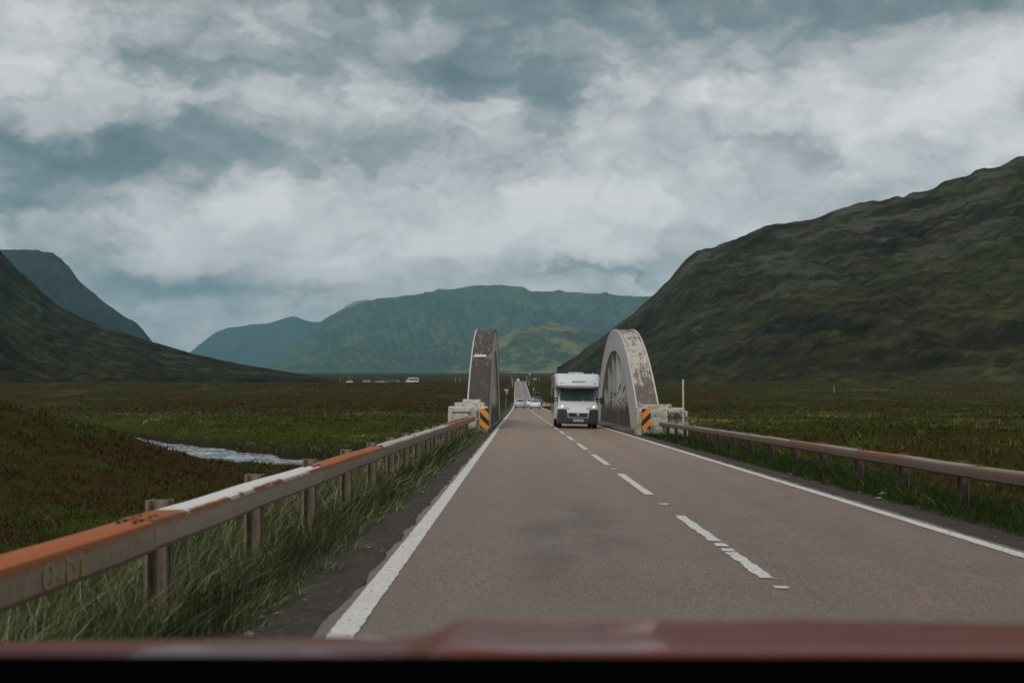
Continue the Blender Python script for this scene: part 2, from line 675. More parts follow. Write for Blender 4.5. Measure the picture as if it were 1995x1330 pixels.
def hill_fn(green, brown, rock, rockamt, sc, sunpatch=None, moor=None):
    def fn(t):
        u, v = t.attr('along'), t.attr('rise')
        p = t.pos()
        x, y, z = t.sep(p)
        uv = t.comb(t.math('MULTIPLY', u, 1.0), t.math('MULTIPLY', v, 160.0), 0.0)
        diag = t.comb(t.math('ADD', u, t.math('MULTIPLY', v, 420.0)), t.math('MULTIPLY', v, 200.0), 0.0)
        n1 = t.noise(p, .0045 * sc, 6, .62)
        n2 = t.noise(t.mapping(uv, (1, .25, 1)), .05 * sc, 6, .65, .4)
        n3 = t.noise(p, .045 * sc, 4, .7)
        n4 = t.noise(t.mapping(diag, (.3, 1, 1)), .22 * sc, 5, .75, .3)
        m = t.math('ADD', t.math('MULTIPLY', n1, .6), t.math('ADD', t.math('MULTIPLY', n2, .4), t.math('MULTIPLY', t.math('SUBTRACT', n3, .5), .9)))
        dk = tuple(c * .5 for c in green)
        c = t.ramp(m, [(.36, dk), (.46, brown), (.54, green), (.66, tuple(q * 1.7 for q in green))])
        if sunpatch:
            c = t.mix(t.math('MULTIPLY', t.smooth(t.math('ADD', n1, t.math('MULTIPLY', n3, .25)), .58, .72), .85), c, sunpatch)  # patch of sunlight painted over the grass colour
        n5 = t.noise(p, .22 * sc, 4, .75)
        n6 = t.noise(t.mapping(uv, (1, .5, 1)), .16 * sc, 4, .7)
        c = t.mix(1.0, c, t.ramp(t.math('ADD', t.math('MULTIPLY', n5, .6), t.math('MULTIPLY', n6, .4)), [(.40, .42), (.47, .82), (.53, 1.15), (.61, 2.1)]), 'MULTIPLY')
        c = t.mix(t.math('SUBTRACT', 1.0, t.smooth(t.math('ADD', v, t.math('MULTIPLY', n1, .06)), .03, .16)), c, t.mix(n5, tuple(q * .6 for q in moor), tuple(q * 1.5 for q in moor))) if moor else c
        # rock shows on the upper, steeper ground in broken bands
        up = t.smooth(v, .25, .95)
        r = t.smooth(t.math('ADD', n4, t.math('MULTIPLY', t.math('SUBTRACT', n3, .5), .7)), .66 - .1 * rockamt, .76 - .1 * rockamt)
        r = t.math('MULTIPLY', r, t.math('ADD', .25, t.math('MULTIPLY', up, .75)))
        c = t.mix(t.math('MULTIPLY', r, min(1, rockamt)), c, rock)
        return {'Base Color': c, 'Roughness': .95, 'Specular IOR Level': 0.0, 'Normal': t.bump(t.math('ADD', n5, t.math('MULTIPLY', n2, .6)), .45, 3.5 / sc)}
    return fn


def hill(name, ridge, foot, mat, back=1.0, prof=1.3, amp=.10, gul=.05, seed=0, nu=320, nv=90, sink=6, cols=.01):
    """ridge: (px, py, distance) of the skyline; foot: (px, distance) where the slope meets the moor"""
    ridge = np.array(ridge, float)
    foot = np.array(foot, float)
    px = np.linspace(ridge[0, 0], ridge[-1, 0], nu)
    k = 9
    ker = np.hanning(k + 2)[1:-1]
    ker /= ker.sum()

    def sm(v):
        return np.convolve(np.pad(v, k // 2, 'edge'), ker, 'valid')
    py = sm(np.interp(px, ridge[:, 0], ridge[:, 1]))
    D = sm(np.interp(px, ridge[:, 0], ridge[:, 2]))
    Fd = sm(np.interp(px, foot[:, 0], foot[:, 1]))
    top = np.array([at(a, b, d) for a, b, d in zip(px, py, D)])
    ta = top[:, 0] / D
    zr = top[:, 2]
    zf = moor_z(Fd) - sink
    t = np.concatenate([np.linspace(0, 1, nv), 1 + np.linspace(0, 1, 26)[1:]])
    T, TA = np.meshgrid(t, ta, indexing='ij')
    Dm, Fm, ZR, ZF = D[None], Fd[None], zr[None], zf[None]
    front = np.clip(T, 0, 1)
    bk = np.clip(T - 1, 0, 1)
    Yc = Fm + (Dm - Fm) * front + bk * Dm * .35 * back
    Xc = Yc * TA
    H = np.maximum(ZR - ZF, 1)
    Zc = ZF + H * (front ** prof) * (1 - .85 * np.exp(-front * 9)) - bk ** 1.3 * (H + 60)
    arc = Xc
    env = (front * (1 - front) * 4) ** .7 * (1 - bk) + .05 + .5 * np.sin(np.pi * bk)
    rel = H * env * (T > 0.001)
    L = 1 / cols
    n = amp * fbm(arc / (2.2 * L), Yc / (2.2 * L), 5, seed) + gul * ridged(arc / (.55 * L) + .8 * fbm(arc / L, Yc / L, 2, seed + 3), Yc / (3.5 * L), 4, seed + 5)
    Zc = Zc + rel * n
    Zc = Zc + H * .022 * fbm(arc / (.22 * L), Yc / (.3 * L), 4, seed + 9) * (front > .02)
    return tag(grid_mesh(name, Xc, Yc, Zc, mat, {'along': arc + Yc * .3, 'rise': front}), kind='structure')


M_hill_dark = material('dark_heather_hill', hill_fn((.026, .026, .008), (.031, .023, .010), (.070, .064, .050), 1.4, .28, None, (.034, .033, .011)))
M_hill_left = material('dark_left_hill', hill_fn((.022, .023, .008), (.023, .017, .008), (.07, .062, .052), 1.0, .6, None, (.034, .030, .012)))  # dark green and brown of the left slope
M_hill_crag = material('crag_hill', hill_fn((.020, .022, .011), (.020, .018, .013), (.06, .06, .06), .6, 1.2))
M_hill_mid = material('green_hill', hill_fn((.062, .076, .016), (.020, .026, .012), (.07, .075, .06), .42, .7))
M_hill_spur = material('sunlit_spur_grass', hill_fn((.072, .084, .020), (.036, .044, .015), (.10, .09, .06), .35, .8, (.20, .165, .055)))  # sunlit patch put into the colour: tan over brighter green
M_hill_blue = material('distant_hill', hill_fn((.025, .035, .020), (.020, .022, .018), (.06, .06, .06), .18, .5))
M_hill_tan = material('sunlit_peak', hill_fn((.20, .18, .12), (.18, .15, .10), (.24, .22, .18), .25, .7))  # sunlight on the peak painted in as pale tan

hill('steep_heather_hill', [(1085, 716, 1550), (1110, 702, 1550), (1180, 650, 1488), (1240, 605, 1457), (1300, 548, 1426), (1318, 528, 1420), (1332, 511, 1414), (1355, 492, 1407),
                            (1372, 485, 1401), (1384, 485, 1398), (1440, 464, 1383), (1452, 456, 1383), (1490, 438, 1364), (1560, 430, 1333), (1640, 408, 1302), (1720, 388, 1271),
                            (1796, 378, 1240), (1806, 370, 1240), (1830, 360, 1228), (1900, 336, 1203), (1995, 302, 1178), (2300, 240, 1116), (2900, 190, 1054), (3600, 330, 1054)],
     [(1085, 1280), (1180, 1060), (1300, 850), (1600, 600), (2000, 480), (2600, 410), (3600, 390)], M_hill_dark, seed=41, amp=.05, gul=.035, prof=1.42, nu=620, nv=130, cols=.010)
hill('dark_slope', [(-1500, 380, 1350), (-900, 300, 1350), (-300, 330, 1350), (-60, 440, 1350), (0, 490, 1350), (30, 520, 1350), (60, 547, 1350), (110, 595, 1332), (180, 628, 1314),
                    (290, 664, 1287), (380, 690, 1242), (470, 709, 1170), (580, 727, 1080), (650, 741, 990), (700, 748, 945)],
     [(-1500, 380), (-300, 440), (0, 490), (400, 680), (650, 840), (700, 870)], M_hill_left, seed=77, amp=.06, gul=.05, prof=1.35, nu=460, nv=110, cols=.008)
hill('craggy_hill', [(-500, 560, 4500), (-120, 500, 4500), (0, 486, 4500), (40, 486, 4500), (62, 489, 4500), (85, 490, 4500), (106, 495, 4500), (122, 508, 4485), (132, 520, 4470),
                     (150, 542, 4440), (175, 566, 4410), (200, 586, 4380), (250, 621, 4320), (270, 630, 4290), (282, 644, 4275), (294, 664, 4260), (330, 700, 4230)],
     [(-500, 3300), (330, 3500)], M_hill_crag, seed=19, amp=.14, gul=.13, prof=1.1, nu=260, cols=.004)
hill('long_green_hill', [(490, 724, 10750), (510, 714, 10750), (560, 682, 10750), (600, 652, 10750), (625, 628, 10750), (645, 613, 10750), (668, 602, 10750), (700, 592, 10750), (740, 582, 10750), (800, 577, 10750),
                         (830, 571, 10750), (880, 564, 10750), (935, 558, 10750), (960, 555, 10750), (1000, 556, 10750), (1018, 559, 10750), (1030, 566, 10750), (1080, 569, 10750), (1130, 571, 10750),
                         (1190, 572, 10750), (1250, 582, 10750), (1400, 610, 10750), (1600, 690, 10750)],
     [(490, 7600), (1000, 6900), (1600, 6900)], M_hill_mid, seed=5, amp=.24, gul=.22, prof=1.3, nu=420, cols=.0012)
hill('pale_far_peak', [(640, 640, 13500), (668, 600, 13500), (682, 592, 13500), (700, 585, 13500), (722, 584, 13500), (760, 600, 13500), (800, 640, 13500)], [(640, 12000), (800, 12000)], M_hill_tan, seed=8, nu=80, nv=40, cols=.0013)
hill('sunlit_spur', [(880, 716, 6670), (920, 694, 6670), (960, 664, 6670), (1000, 640, 6670), (1040, 629, 6670), (1070, 627, 6670), (1110, 636, 6670), (1170, 652, 6670), (1240, 680, 6670), (1320, 715, 6670)],
     [(880, 5700), (1320, 5600)], M_hill_spur, seed=23, amp=.10, gul=.05, prof=1.1, nu=200, nv=60, cols=.0022)  # spur carries the patch of sunlight painted into its grass
hill('distant_blue_hill', [(330, 716, 13200), (365, 690, 13200), (400, 662, 13200), (420, 648, 13200), (445, 638, 13200), (470, 635, 13200), (492, 631, 13200), (520, 630, 13200), (545, 622, 13200), (560, 617, 13200),
                           (575, 617, 13200), (592, 623, 13200), (610, 627, 13200), (650, 630, 13200), (720, 650, 13200), (800, 700, 13200)],
     [(330, 11500), (800, 11500)], M_hill_blue, seed=61, amp=.2, gul=.16, prof=1.2, nu=220, nv=60, cols=.0011)


# ------------------------------------------------------------------ road
def asphalt_fn(t):
    p = t.pos()
    x, y, z = t.sep(p)
    agg = t.noise(p, 60, 3, .8)
    agg2 = t.noise(t.mapping(p, (1, .3, 1)), 48, 3, .8)
    mid = t.noise(p, 9, 5, .65)
    big = t.noise(t.mapping(p, (.9, .16, 1)), .9, 5, .6)
    blot = t.noise(t.mapping(p, (1.0, .5, 1)), .8, 4, .6)
    c = t.ramp(agg, [(.34, (.040, .028, .020)), (.5, (.135, .100, .074)), (.66, (.300, .230, .175))])
    c = t.mix(.15, c, (.135, .100, .074))
    c = t.mix(1.0, c, t.ramp(agg2, [(.36, .62), (.5, .98), (.64, 1.40)]), 'MULTIPLY')
    c = t.mix(t.math('MULTIPLY', t.smooth(big, .35, .7), .35), c, t.mix(1.0, c, (.72, .72, .72), 'MULTIPLY'))
    c = t.mix(t.math('MULTIPLY', t.smooth(mid, .42, .62), .5), c, t.mix(1.0, c, (1.30, 1.20, 1.14), 'MULTIPLY'))
    c = t.mix(t.math('MULTIPLY', t.smooth(t.noise(t.mapping(p, (1, .35, 1)), 2.6, 5, .7), .48, .66), .4), c, t.mix(1.0, c, (.62, .61, .60), 'MULTIPLY'))
    # oily strip in the middle of the near lane, strongest about ten metres out
    lane = t.math('SUBTRACT', 1.0, t.smooth(t.math('ABSOLUTE', t.math('SUBTRACT', x, .55)), .15, .85))
    yy = t.math('MULTIPLY', t.smooth(y, 6.8, 9.5), t.math('SUBTRACT', 1.0, t.smooth(y, 11.5, 17)))
    oil = t.math('MULTIPLY', lane, t.math('ADD', .12, t.math('MULTIPLY', yy, 1.0)))
    oil = t.math('MULTIPLY', oil, t.smooth(blot, .38, .62), clamp=True)
    c = t.mix(t.math('MULTIPLY', oil, .9), c, t.mix(1.0, c, (.45, .45, .46), 'MULTIPLY'))
    lane2 = t.math('SUBTRACT', 1.0, t.smooth(t.math('ABSOLUTE', t.math('SUBTRACT', x, 3.15)), .1, .5))
    c = t.mix(t.math('MULTIPLY', t.math('MULTIPLY', lane2, t.smooth(blot, .5, .66)), .5), c, t.mix(1.0, c, (.6, .6, .6), 'MULTIPLY'))
    # polished wheel tracks and a tar joint beside the centre line
    for tx in (-.30, 1.25, 2.65, 3.85):
        tr = t.math('SUBTRACT', 1.0, t.smooth(t.math('ABSOLUTE', t.math('SUBTRACT', x, tx)), .08, .38))
        c = t.mix(t.math('MULTIPLY', tr, t.math('MULTIPLY', t.smooth(big, .3, .6), .30)), c, t.mix(1.0, c, (1.35, 1.30, 1.26), 'MULTIPLY'))
    wob = t.math('MULTIPLY', t.math('SUBTRACT', t.noise(t.mapping(p, (0, .8, 0)), 1.0, 5, .6), .5), .22)
    jt = t.math('SUBTRACT', 1.0, t.smooth(t.math('ABSOLUTE', t.math('SUBTRACT', t.math('ADD', x, wob), 2.02)), .008, .022))
    c = t.mix(t.math('MULTIPLY', jt, t.math('MULTIPLY', t.smooth(blot, .42, .56), .35)), c, (.05, .042, .036))
    cv = t.voro(t.vmath('ADD', t.mapping(p, (.45, .2, 0)), t.mapping(t.noise(p, 1.3, 5, .65, color=True), (.35, .35, 0))), 1.0, 'DISTANCE_TO_EDGE')
    ck = t.math('MULTIPLY', t.math('SUBTRACT', 1.0, t.smooth(cv, .002, .008)), t.smooth(big, .46, .56))
    c = t.mix(t.math('MULTIPLY', ck, .35), c, (.05, .042, .036))
    # older grey surface closest to the car, with an uneven joint
    yj = t.math('ADD', y, t.math('MULTIPLY', t.math('SUBTRACT', mid, .5), .9))
    old = t.math('SUBTRACT', 1.0, t.smooth(yj, 7.5, 7.9))
    c = t.mix(t.math('MULTIPLY', old, .55), c, t.ramp(agg, [(.34, (.045, .038, .030)), (.5, (.120, .107, .088)), (.66, (.25, .225, .185))]))
    crack = t.math('MULTIPLY', t.smooth(y, 7.0, 8.0), t.math('SUBTRACT', 1.0, t.smooth(y, 8.0, 8.6)))
    # grey-blue resurfaced stretch up the far rise, longer in the right lane
    xm = t.math('ADD', x, t.math('MULTIPLY', y, .0045))
    side = t.smooth(xm, 2.2, 2.3)
    far = t.math('MAXIMUM', t.smooth(y, 488, 490), t.math('MULTIPLY', side, t.smooth(y, 400, 404)))
    c = t.mix(far, c, t.ramp(big, [(.3, (.085, .095, .105)), (.7, (.115, .125, .135))]))
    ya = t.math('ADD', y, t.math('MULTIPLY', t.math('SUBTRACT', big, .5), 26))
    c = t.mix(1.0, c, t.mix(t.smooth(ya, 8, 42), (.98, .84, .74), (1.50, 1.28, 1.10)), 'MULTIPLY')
    return {'Base Color': c, 'Roughness': .52, 'Specular IOR Level': .65, 'Normal': t.bump(agg, .4, .010)}


M_asphalt = material('worn_asphalt', asphalt_fn)


def dirt_fn(t):
    p = t.pos()
    a = t.noise(p, 60, 3, .7)
    b = t.noise(p, 4, 5, .65)
    a2 = t.noise(p, 22, 3, .75)
    c = t.ramp(t.math('ADD', t.math('MULTIPLY', a, .5), t.math('MULTIPLY', a2, .5)), [(.38, (.014, .010, .007)), (.5, (.045, .032, .023)), (.58, (.075, .056, .042)), (.66, (.20, .165, .13))])
    c = t.mix(t.smooth(b, .45, .65), c, t.mix(1.0, c, (.6, .58, .55), 'MULTIPLY'))
    return {'Base Color': c, 'Roughness': .95, 'Normal': t.bump(t.math('ADD', a, b), .7, .03)}


M_dirt = material('gritty_dirt', dirt_fn)


def paint_fn(t):
    p = t.pos()
    n = t.noise(p, 26, 5, .7)
    b = t.noise(p, 2.2, 4, .6)
    c = t.ramp(b, [(.3, (.50, .48, .45)), (.7, (.66, .64, .61))])
    worn = t.smooth(t.math('ADD', n, t.math('MULTIPLY', b, .35)), .74, .82)
    c = t.mix(worn, c, (.16, .13, .115))
    return {'Base Color': c, 'Roughness': .6, 'Normal': t.bump(n, .2, .004)}


M_paint = material('road_paint', paint_fn)
ry = np.concatenate([np.arange(-8, 60, .12), np.arange(60, 200, 2.0), np.arange(200, 1000, 5.0)])


def lateral_strip(name, f0, f1, ylist, lift, mat, jit0=0, jit1=0, nc=2, jf=3.0):
    a = f0(ylist) + jit0 * fbm(ylist * jf, ylist * 0 + 3.3, 4, 51)
    b = f1(ylist) + jit1 * fbm(ylist * jf, ylist * 0 + 8.3, 4, 57)
    c = np.linspace(0, 1, nc)
    X = a[:, None] + (b - a)[:, None] * c[None]
    Y = np.repeat(ylist[:, None], nc, 1)
    return tag(grid_mesh(name, X, Y, surf_z(X, Y) + lift, mat), kind='structure')


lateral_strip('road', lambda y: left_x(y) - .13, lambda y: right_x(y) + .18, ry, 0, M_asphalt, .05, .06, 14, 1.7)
ry2 = np.concatenate([np.arange(-8, 54, .4)])
lateral_strip('dirt_verge', lambda y: left_x(y) - 1.0, lambda y: left_x(y) - .12, ry2, -.012, M_dirt, .1, .0, 6, .7)
lateral_strip('dirt_verge', lambda y: right_x(y) + .12, lambda y: right_x(y) + .95, ry2, -.014, M_dirt, .0, .1, 6, .7)
ry3 = np.concatenate([np.arange(82, 300, 4.0)])
lateral_strip('dirt_verge', lambda y: left_x(y) - .8, lambda y: left_x(y) - .12, ry3, -.02, M_dirt, .1, .0, 3, .2)
fy = np.concatenate([np.arange(2, 30, .06), np.arange(30, 90, .3), np.arange(90, 300, 2.0), np.arange(300, 960, 4.0)])
lateral_strip('edge_line', lambda y: left_x(y) - .075, lambda y: left_x(y) + .075, fy, .006, M_paint, .007, .015, 2, 9.0)
lateral_strip('edge_line', lambda y: right_x(y) - .075, lambda y: right_x(y) + .075, fy, .006, M_paint, .012, .008, 2)


def mid_x(y):
    return left_x(y) + (right_x(y) - left_x(y)) * .517


mk = MB()
k = 0
segs = []
y0 = 8.85
while y0 < 230:
    segs.append((y0, y0 + 4.9))
    y0 += 7.9
segs[0] = None
dashes = [(8.85, 10.35), (10.42, 10.62), (10.78, 11.02), (11.18, 13.65), (8.36, 8.47)] + segs[1:] + [(232, 960)]
for (a, b) in dashes:
    n = max(2, int((b - a) / (.08 if a < 16 else .6)))
    n = min(n, 180)
    prev = None
    for i in range(n + 1):
        yy = a + (b - a) * i / n
        j = (.014 if a < 16 else .006)
        xa = float(mid_x(yy)) - .055 + random.uniform(-j, j)
        xb = float(mid_x(yy)) + .055 + random.uniform(-j, j)
        if a > 15 and a < 231:
            xa -= .008
            xb += .008
        p = (mk.bm.verts.new((xa, yy, float(surf_z(xa, yy)) + .006)), mk.bm.verts.new((xb, yy, float(surf_z(xb, yy)) + .006)))
        if prev:
            mk.bm.faces.new((prev[0], prev[1], p[1], p[0]))
        prev = p
tag(mk.build('centre_line', M_paint), kind='structure')

# reflecting studs between the dashes
M_stud = plain('stud_casting', (.30, .29, .27), .5)
M_studlens = plain('stud_lens', (.75, .75, .72), .2)
for i in range(5):
    yy = 15.15 + 7.9 * i
    xx = float(mid_x(yy))
    o = MB().box(-.075, .075, -.06, .06, 0, .016, .005).build('road_stud', M_stud)
    o.location = (xx, yy, float(surf_z(xx, yy)) + .002)
    l = MB().box(-.05, .05, -.066, -.0601, .004, .014).build('reflector', M_studlens, o)
    tag(o, ['road stud on the centre line just beyond the broken nearest dash', 'road stud in the second gap of the centre line', 'road stud in the third gap of the centre line',
            'road stud in the fourth gap of the centre line', 'road stud in the fifth gap of the centre line, just before the bridge'][i], 'road stud', 'reflecting studs along the centre line')


# ------------------------------------------------------------------ concrete
def concrete_fn(base, dirt, amt, streak=True, yellow=0.0, foot=0.0, chip=0.0, slope=False, low_dark=0.0, top_dark=0.0):
    def fn(t):
        p = t.pos()
        x, y, z = t.sep(p)
        n1 = t.noise(p, 1.6, 6, .65)
        st = t.noise(t.mapping(p, (6.0, .55, .55) if slope else (3.2, 3.2, .5)), 1.3, 6, .7, .2)
        n3 = t.noise(p, 14, 5, .7)
        c = t.ramp(n3, [(.3, tuple(q * .8 for q in base)), (.7, tuple(min(1, q * 1.12) for q in base))])
        if yellow:
            c = t.mix(t.math('MULTIPLY', t.smooth(n1, .42, .62), yellow), c, (.44, .38, .20))
        f = t.math('ADD', t.math('MULTIPLY', st, .6), t.math('MULTIPLY', n1, .4))
        f = t.math('ADD', f, t.math('MULTIPLY', t.math('SUBTRACT', n3, .5), .25))
        lo = .62 - .35 * amt
        if low_dark:
            f = t.math('ADD', f, t.math('MULTIPLY', t.math('SUBTRACT', 1.0, t.smooth(z, 1.6, 3.4)), low_dark))
        if top_dark:
            f = t.math('ADD', f, t.math('MULTIPLY', t.smooth(z, 4.6, 5.1), top_dark))
        s = t.smooth(f, lo, lo + .12)
        if foot:
            low = t.math('SUBTRACT', 1.0, t.smooth(t.math('ADD', z, t.math('MULTIPLY', t.math('SUBTRACT', st, .5), 1.6)), foot * .55, foot * 1.1))
            s = t.math('MAXIMUM', t.math('MULTIPLY', s, .35), t.math('MULTIPLY', low, .93))
        c = t.mix(t.math('MULTIPLY', s, .9), c, t.ramp(t.math('ADD', t.math('MULTIPLY', n3, .5), t.math('MULTIPLY', st, .5)), [(.36, tuple(q * .4 for q in dirt)), (.5, dirt), (.64, tuple(q * 2.3 for q in dirt))]))
        if chip:
            ch = t.smooth(t.noise(p, 5.5, 5, .7), .60 - .06 * chip, .64)
            c = t.mix(t.math('MULTIPLY', ch, .8), c, (.17, .145, .12))
            cr = t.voro(t.vmath('ADD', p, t.mapping(t.noise(p, 3, 3, color=True), (.5, .5, .5))), 2.6, 'DISTANCE_TO_EDGE')
            c = t.mix(t.math('MULTIPLY', t.math('SUBTRACT', 1.0, t.smooth(cr, .0, .025)), .7), c, (.07, .06, .05))
        if foot:
            rnd = t.new('ShaderNodeObjectInfo').outputs['Random']
            c = t.mix(1.0, c, t.ramp(rnd, [(0, .5), (1, 1.08)]), 'MULTIPLY')
        return {'Base Color': c, 'Roughness': .9, 'Specular IOR Level': .2, 'Normal': t.bump(t.math('ADD', n3, n1), .5, .03)}
    return fn


M_conc_face = material('pale_arch_concrete', concrete_fn((.46, .465, .45), (.13, .11, .09), .05, foot=.0))
M_conc_hang = material('stained_hanger_concrete', concrete_fn((.47, .455, .42), (.050, .037, .028), .16, foot=1.3))
M_conc_dark = material('blackened_concrete', concrete_fn((.36, .33, .30), (.040, .032, .028), .72, slope=True, low_dark=.28))
M_conc_mix = material('lichened_concrete', concrete_fn((.50, .46, .41), (.085, .068, .058), .42, slope=True, low_dark=.11, top_dark=.06))
M_conc_edge = material('bare_concrete_edge', concrete_fn((.52, .50, .46), (.2, .18, .15), .1))
M_conc_pier_w = material('whitewashed_concrete', concrete_fn((.60, .58, .52), (.28, .25, .20), .08, chip=.1, yellow=.08))
M_conc_pier_y = material('flaking_painted_concrete', concrete_fn((.55, .52, .44), (.21, .18, .13), .30, chip=.9, yellow=.42))
M_conc_deck = material('deck_concrete', concrete_fn((.15, .12, .10), (.055, .043, .036), .45))
M_black = plain('black_spray_paint', (.012, .011, .011), .6)

YC = 68.2
bridge = empty('concrete_bridge', (1.9, YC, 0))
tag(bridge, 'narrow concrete bridge with two tall weathered arches either side of the road', 'bridge')
BO = Vector((1.9, YC, 0))


def zo(d):
    return 5.38 - .0205 * d * d - .000010 * d ** 4


def zi(d):
    return 4.22 - .0245 * d * d - .000085 * d ** 4


def arch(x0, x1, topmat, label):
    """one bowstring rib: x0..x1 across, along Y"""
    ds = np.linspace(-15.6, 15.6, 61)
    m = MB()
    rings = []
    zb = -1.2
    prof_o = [(d, max(zb, zo(d))) for d in ds]
    # inner curve as a function of the same parameter
    di_max = 11.2
    prof_i = [(d * di_max / 15.6, max(zb, zi(d * di_max / 15.6))) for d in ds]
    V = {}
    for key, x in (('a', x0), ('b', x1)):
        V[key + 'o'] = [m.bm.verts.new((x - BO.x, d, z)) for d, z in prof_o]
        V[key + 'i'] = [m.bm.verts.new((x - BO.x, d, z)) for d, z in prof_i]
    n = len(ds)
    for i in range(n - 1):
        f = m.bm.faces.new((V['ao'][i], V['ao'][i + 1], V['bo'][i + 1], V['bo'][i]))
        f.material_index = 1
        f = m.bm.faces.new((V['ai'][i], V['bi'][i], V['bi'][i + 1], V['ai'][i + 1]))
        f.material_index = 0
        for kk in 'ab':
            m.bm.faces.new((V[kk + 'o'][i], V[kk + 'i'][i], V[kk + 'i'][i + 1], V[kk + 'o'][i + 1]))
    for i in (0, n - 1):
        m.bm.faces.new((V['ao'][i], V['bo'][i], V['bi'][i], V['ai'][i]))
    o = m.build('arch', [M_conc_face, topmat], bridge)
    o['label'] = label
    # raised lips along both edges of the top
    for (xa, xb) in ((x0 - .015, x0 + .05), (x1 - .05, x1 + .015)):
        lm = MB()
        rr = []
        for d, z in prof_o:
            if z <= zb:
                continue
            s = 2 * .0205 * d + 4 * .00001 * d ** 3
            nrm = Vector((0, s, 1)).normalized()
            p = Vector((0, d, z))
            a, b = p - nrm * .1, p + nrm * .035
            rr.append([(xa - BO.x, a.y, a.z), (xb - BO.x, a.y, a.z), (xb - BO.x, b.y, b.z), (xa - BO.x, b.y, b.z)])
        lm.loft(rr)
        lm.build('arch_lip', topmat if (topmat == M_conc_dark and xa > x0) else M_conc_edge, o)
    return o


archL = arch(-2.48, -1.46, M_conc_dark, 'arch with a blackened top and a small white plate')
archR = arch(5.30, 6.32, M_conc_mix, 'pale arch with graffiti on its hangers')
HY = [-7.2, -4.4, -1.4, 1.8, 5.0, 8.2]
for (o, xa, xb) in ((archL, -2.40, -1.56), (archR, 5.40, 6.24)):
    for d in HY:
        h = MB()
        z1 = zi(abs(d) + .2) + .25
        h.box(xa - BO.x, xb - BO.x, d - .2, d + .2, -.3, z1, .06)
        ho = h.build('hanger', M_conc_hang, o)
# graffiti strokes on the right-hand hangers' near faces
marks = {
    -7.2: [((.12, 1.55), (.30, 2.05)), ((.05, 1.75), (.36, 1.92)), ((.12, 1.15), (.32, 1.42)), ((.1, 1.4), (.34, 1.25)), ((.2, .8), (.3, .95))],
    -4.4: [((.08, 1.75), (.26, 2.25)), ((.06, 1.95), (.28, 2.02)), ((.05, 1.35), (.22, 1.5)), ((.05, 1.35), (.22, 1.2))],
    -1.4: [((.06, 1.7), (.22, 2.3)), ((.08, 2.0), (.26, 2.12)), ((.05, 1.32), (.2, 1.5)), ((.05, 1.32), (.22, 1.16))],
    1.8: [((.1, 1.6), (.1, 1.85)), ((.2, 1.55), (.22, 1.85)), ((.06, 1.7), (.24, 1.72))],
    5.0: [((.05, 1.75), (.3, 1.85)), ((.05, 1.55), (.3, 1.62)), ((.15, 1.4), (.2, 1.95)), ((.1, 1.25), (.28, 1.38)), ((.16, 1.1), (.2, 1.3)), ((.05, 1.2), (.12, 1.05))],
}
for o in [c for c in archR.children if c.name.startswith('hanger')]:
    bb = [v.co.y for v in o.data.vertices]
    d = (min(bb) + max(bb)) / 2
    key = min(marks, key=lambda q: abs(q - d))
    if abs(key - d) > .3:
        continue
    g = MB()
    for (a, b) in marks[key]:
        pa = Vector((5.40 + a[0] - BO.x, d - .2035, a[1]))
        pb = Vector((5.40 + b[0] - BO.x, d - .2035, b[1]))
        t = (pb - pa).normalized()
        nn = Vector((-t.z, 0, t.x)) * .022
        g.poly([pa - nn, pb - nn, pb + nn, pa + nn])
    each(g, 'graffiti_stroke', M_black, o, recalc=False)
# plate on the left arch
d0 = -9.35
sl = 2 * .0205 * -d0
pl = MB().box(-.29, .29, -.15, .15, 0, .02, .004).build('plate', plain('white_plate', (.62, .62, .6), .5), archL)
pl.location = (-2.03 - BO.x, d0, zo(d0) + .03)
pl.rotation_euler = (math.atan(sl), 0, 0)
# deck, kerbs and footways
dk = MB()
dk.box(-2.6 - BO.x, 6.45 - BO.x, -14.6, 14.6, -.75, -.24)
dk.build('deck', M_conc_deck, bridge)
kb = MB()
kb.prism([(4.62 - BO.x, -15.0, -.3), (5.40 - BO.x, -15.0, -.3), (5.40 - BO.x, -15.0, .0), (4.66 - BO.x, -15.0, -.01), (4.62 - BO.x, -15.0, -.04)], (0, 30.0, 0))
kb.build('footway', M_conc_deck, bridge)
kb = MB()
kb.box(-2.2 - BO.x, -1.34 - BO.x, -15, 15, -.3, .03, .02)
kb.build('footway', M_conc_deck, bridge)


# end blocks (stepped, panelled)
def steps(m, x0, x1, y0, y1, z0, tiers, bev=.02):
    for (a, b, za, zb, dy) in tiers:
        m.box(a - BO.x, b - BO.x, y0 + dy - YC, y1 - dy - YC, za, zb, bev)


def rough(o, amp, sc, seed, cut=.12):
    me = o.data
    bm = bmesh.new()
    bm.from_mesh(me)
    bmesh.ops.triangulate(bm, faces=bm.faces)
    for it in range(6):
        le = [e for e in bm.edges if e.calc_length() > cut * 1.6]
        if not le:
            break
        bmesh.ops.subdivide_edges(bm, edges=le, cuts=1)
        bmesh.ops.triangulate(bm, faces=[f for f in bm.faces if len(f.verts) > 3])
    co = np.array([v.co for v in bm.verts])
    n = fbm(co[:, 0] * sc + co[:, 1] * sc * .6, co[:, 2] * sc + co[:, 1] * sc * .5, 3, seed)
    bm.normal_update()
    for v, k in zip(bm.verts, n):
        v.co += v.normal * float(k) * amp
    bm.to_mesh(me)
    bm.free()


M_rust_pl = plain('dark_iron', (.05, .04, .035), .7)
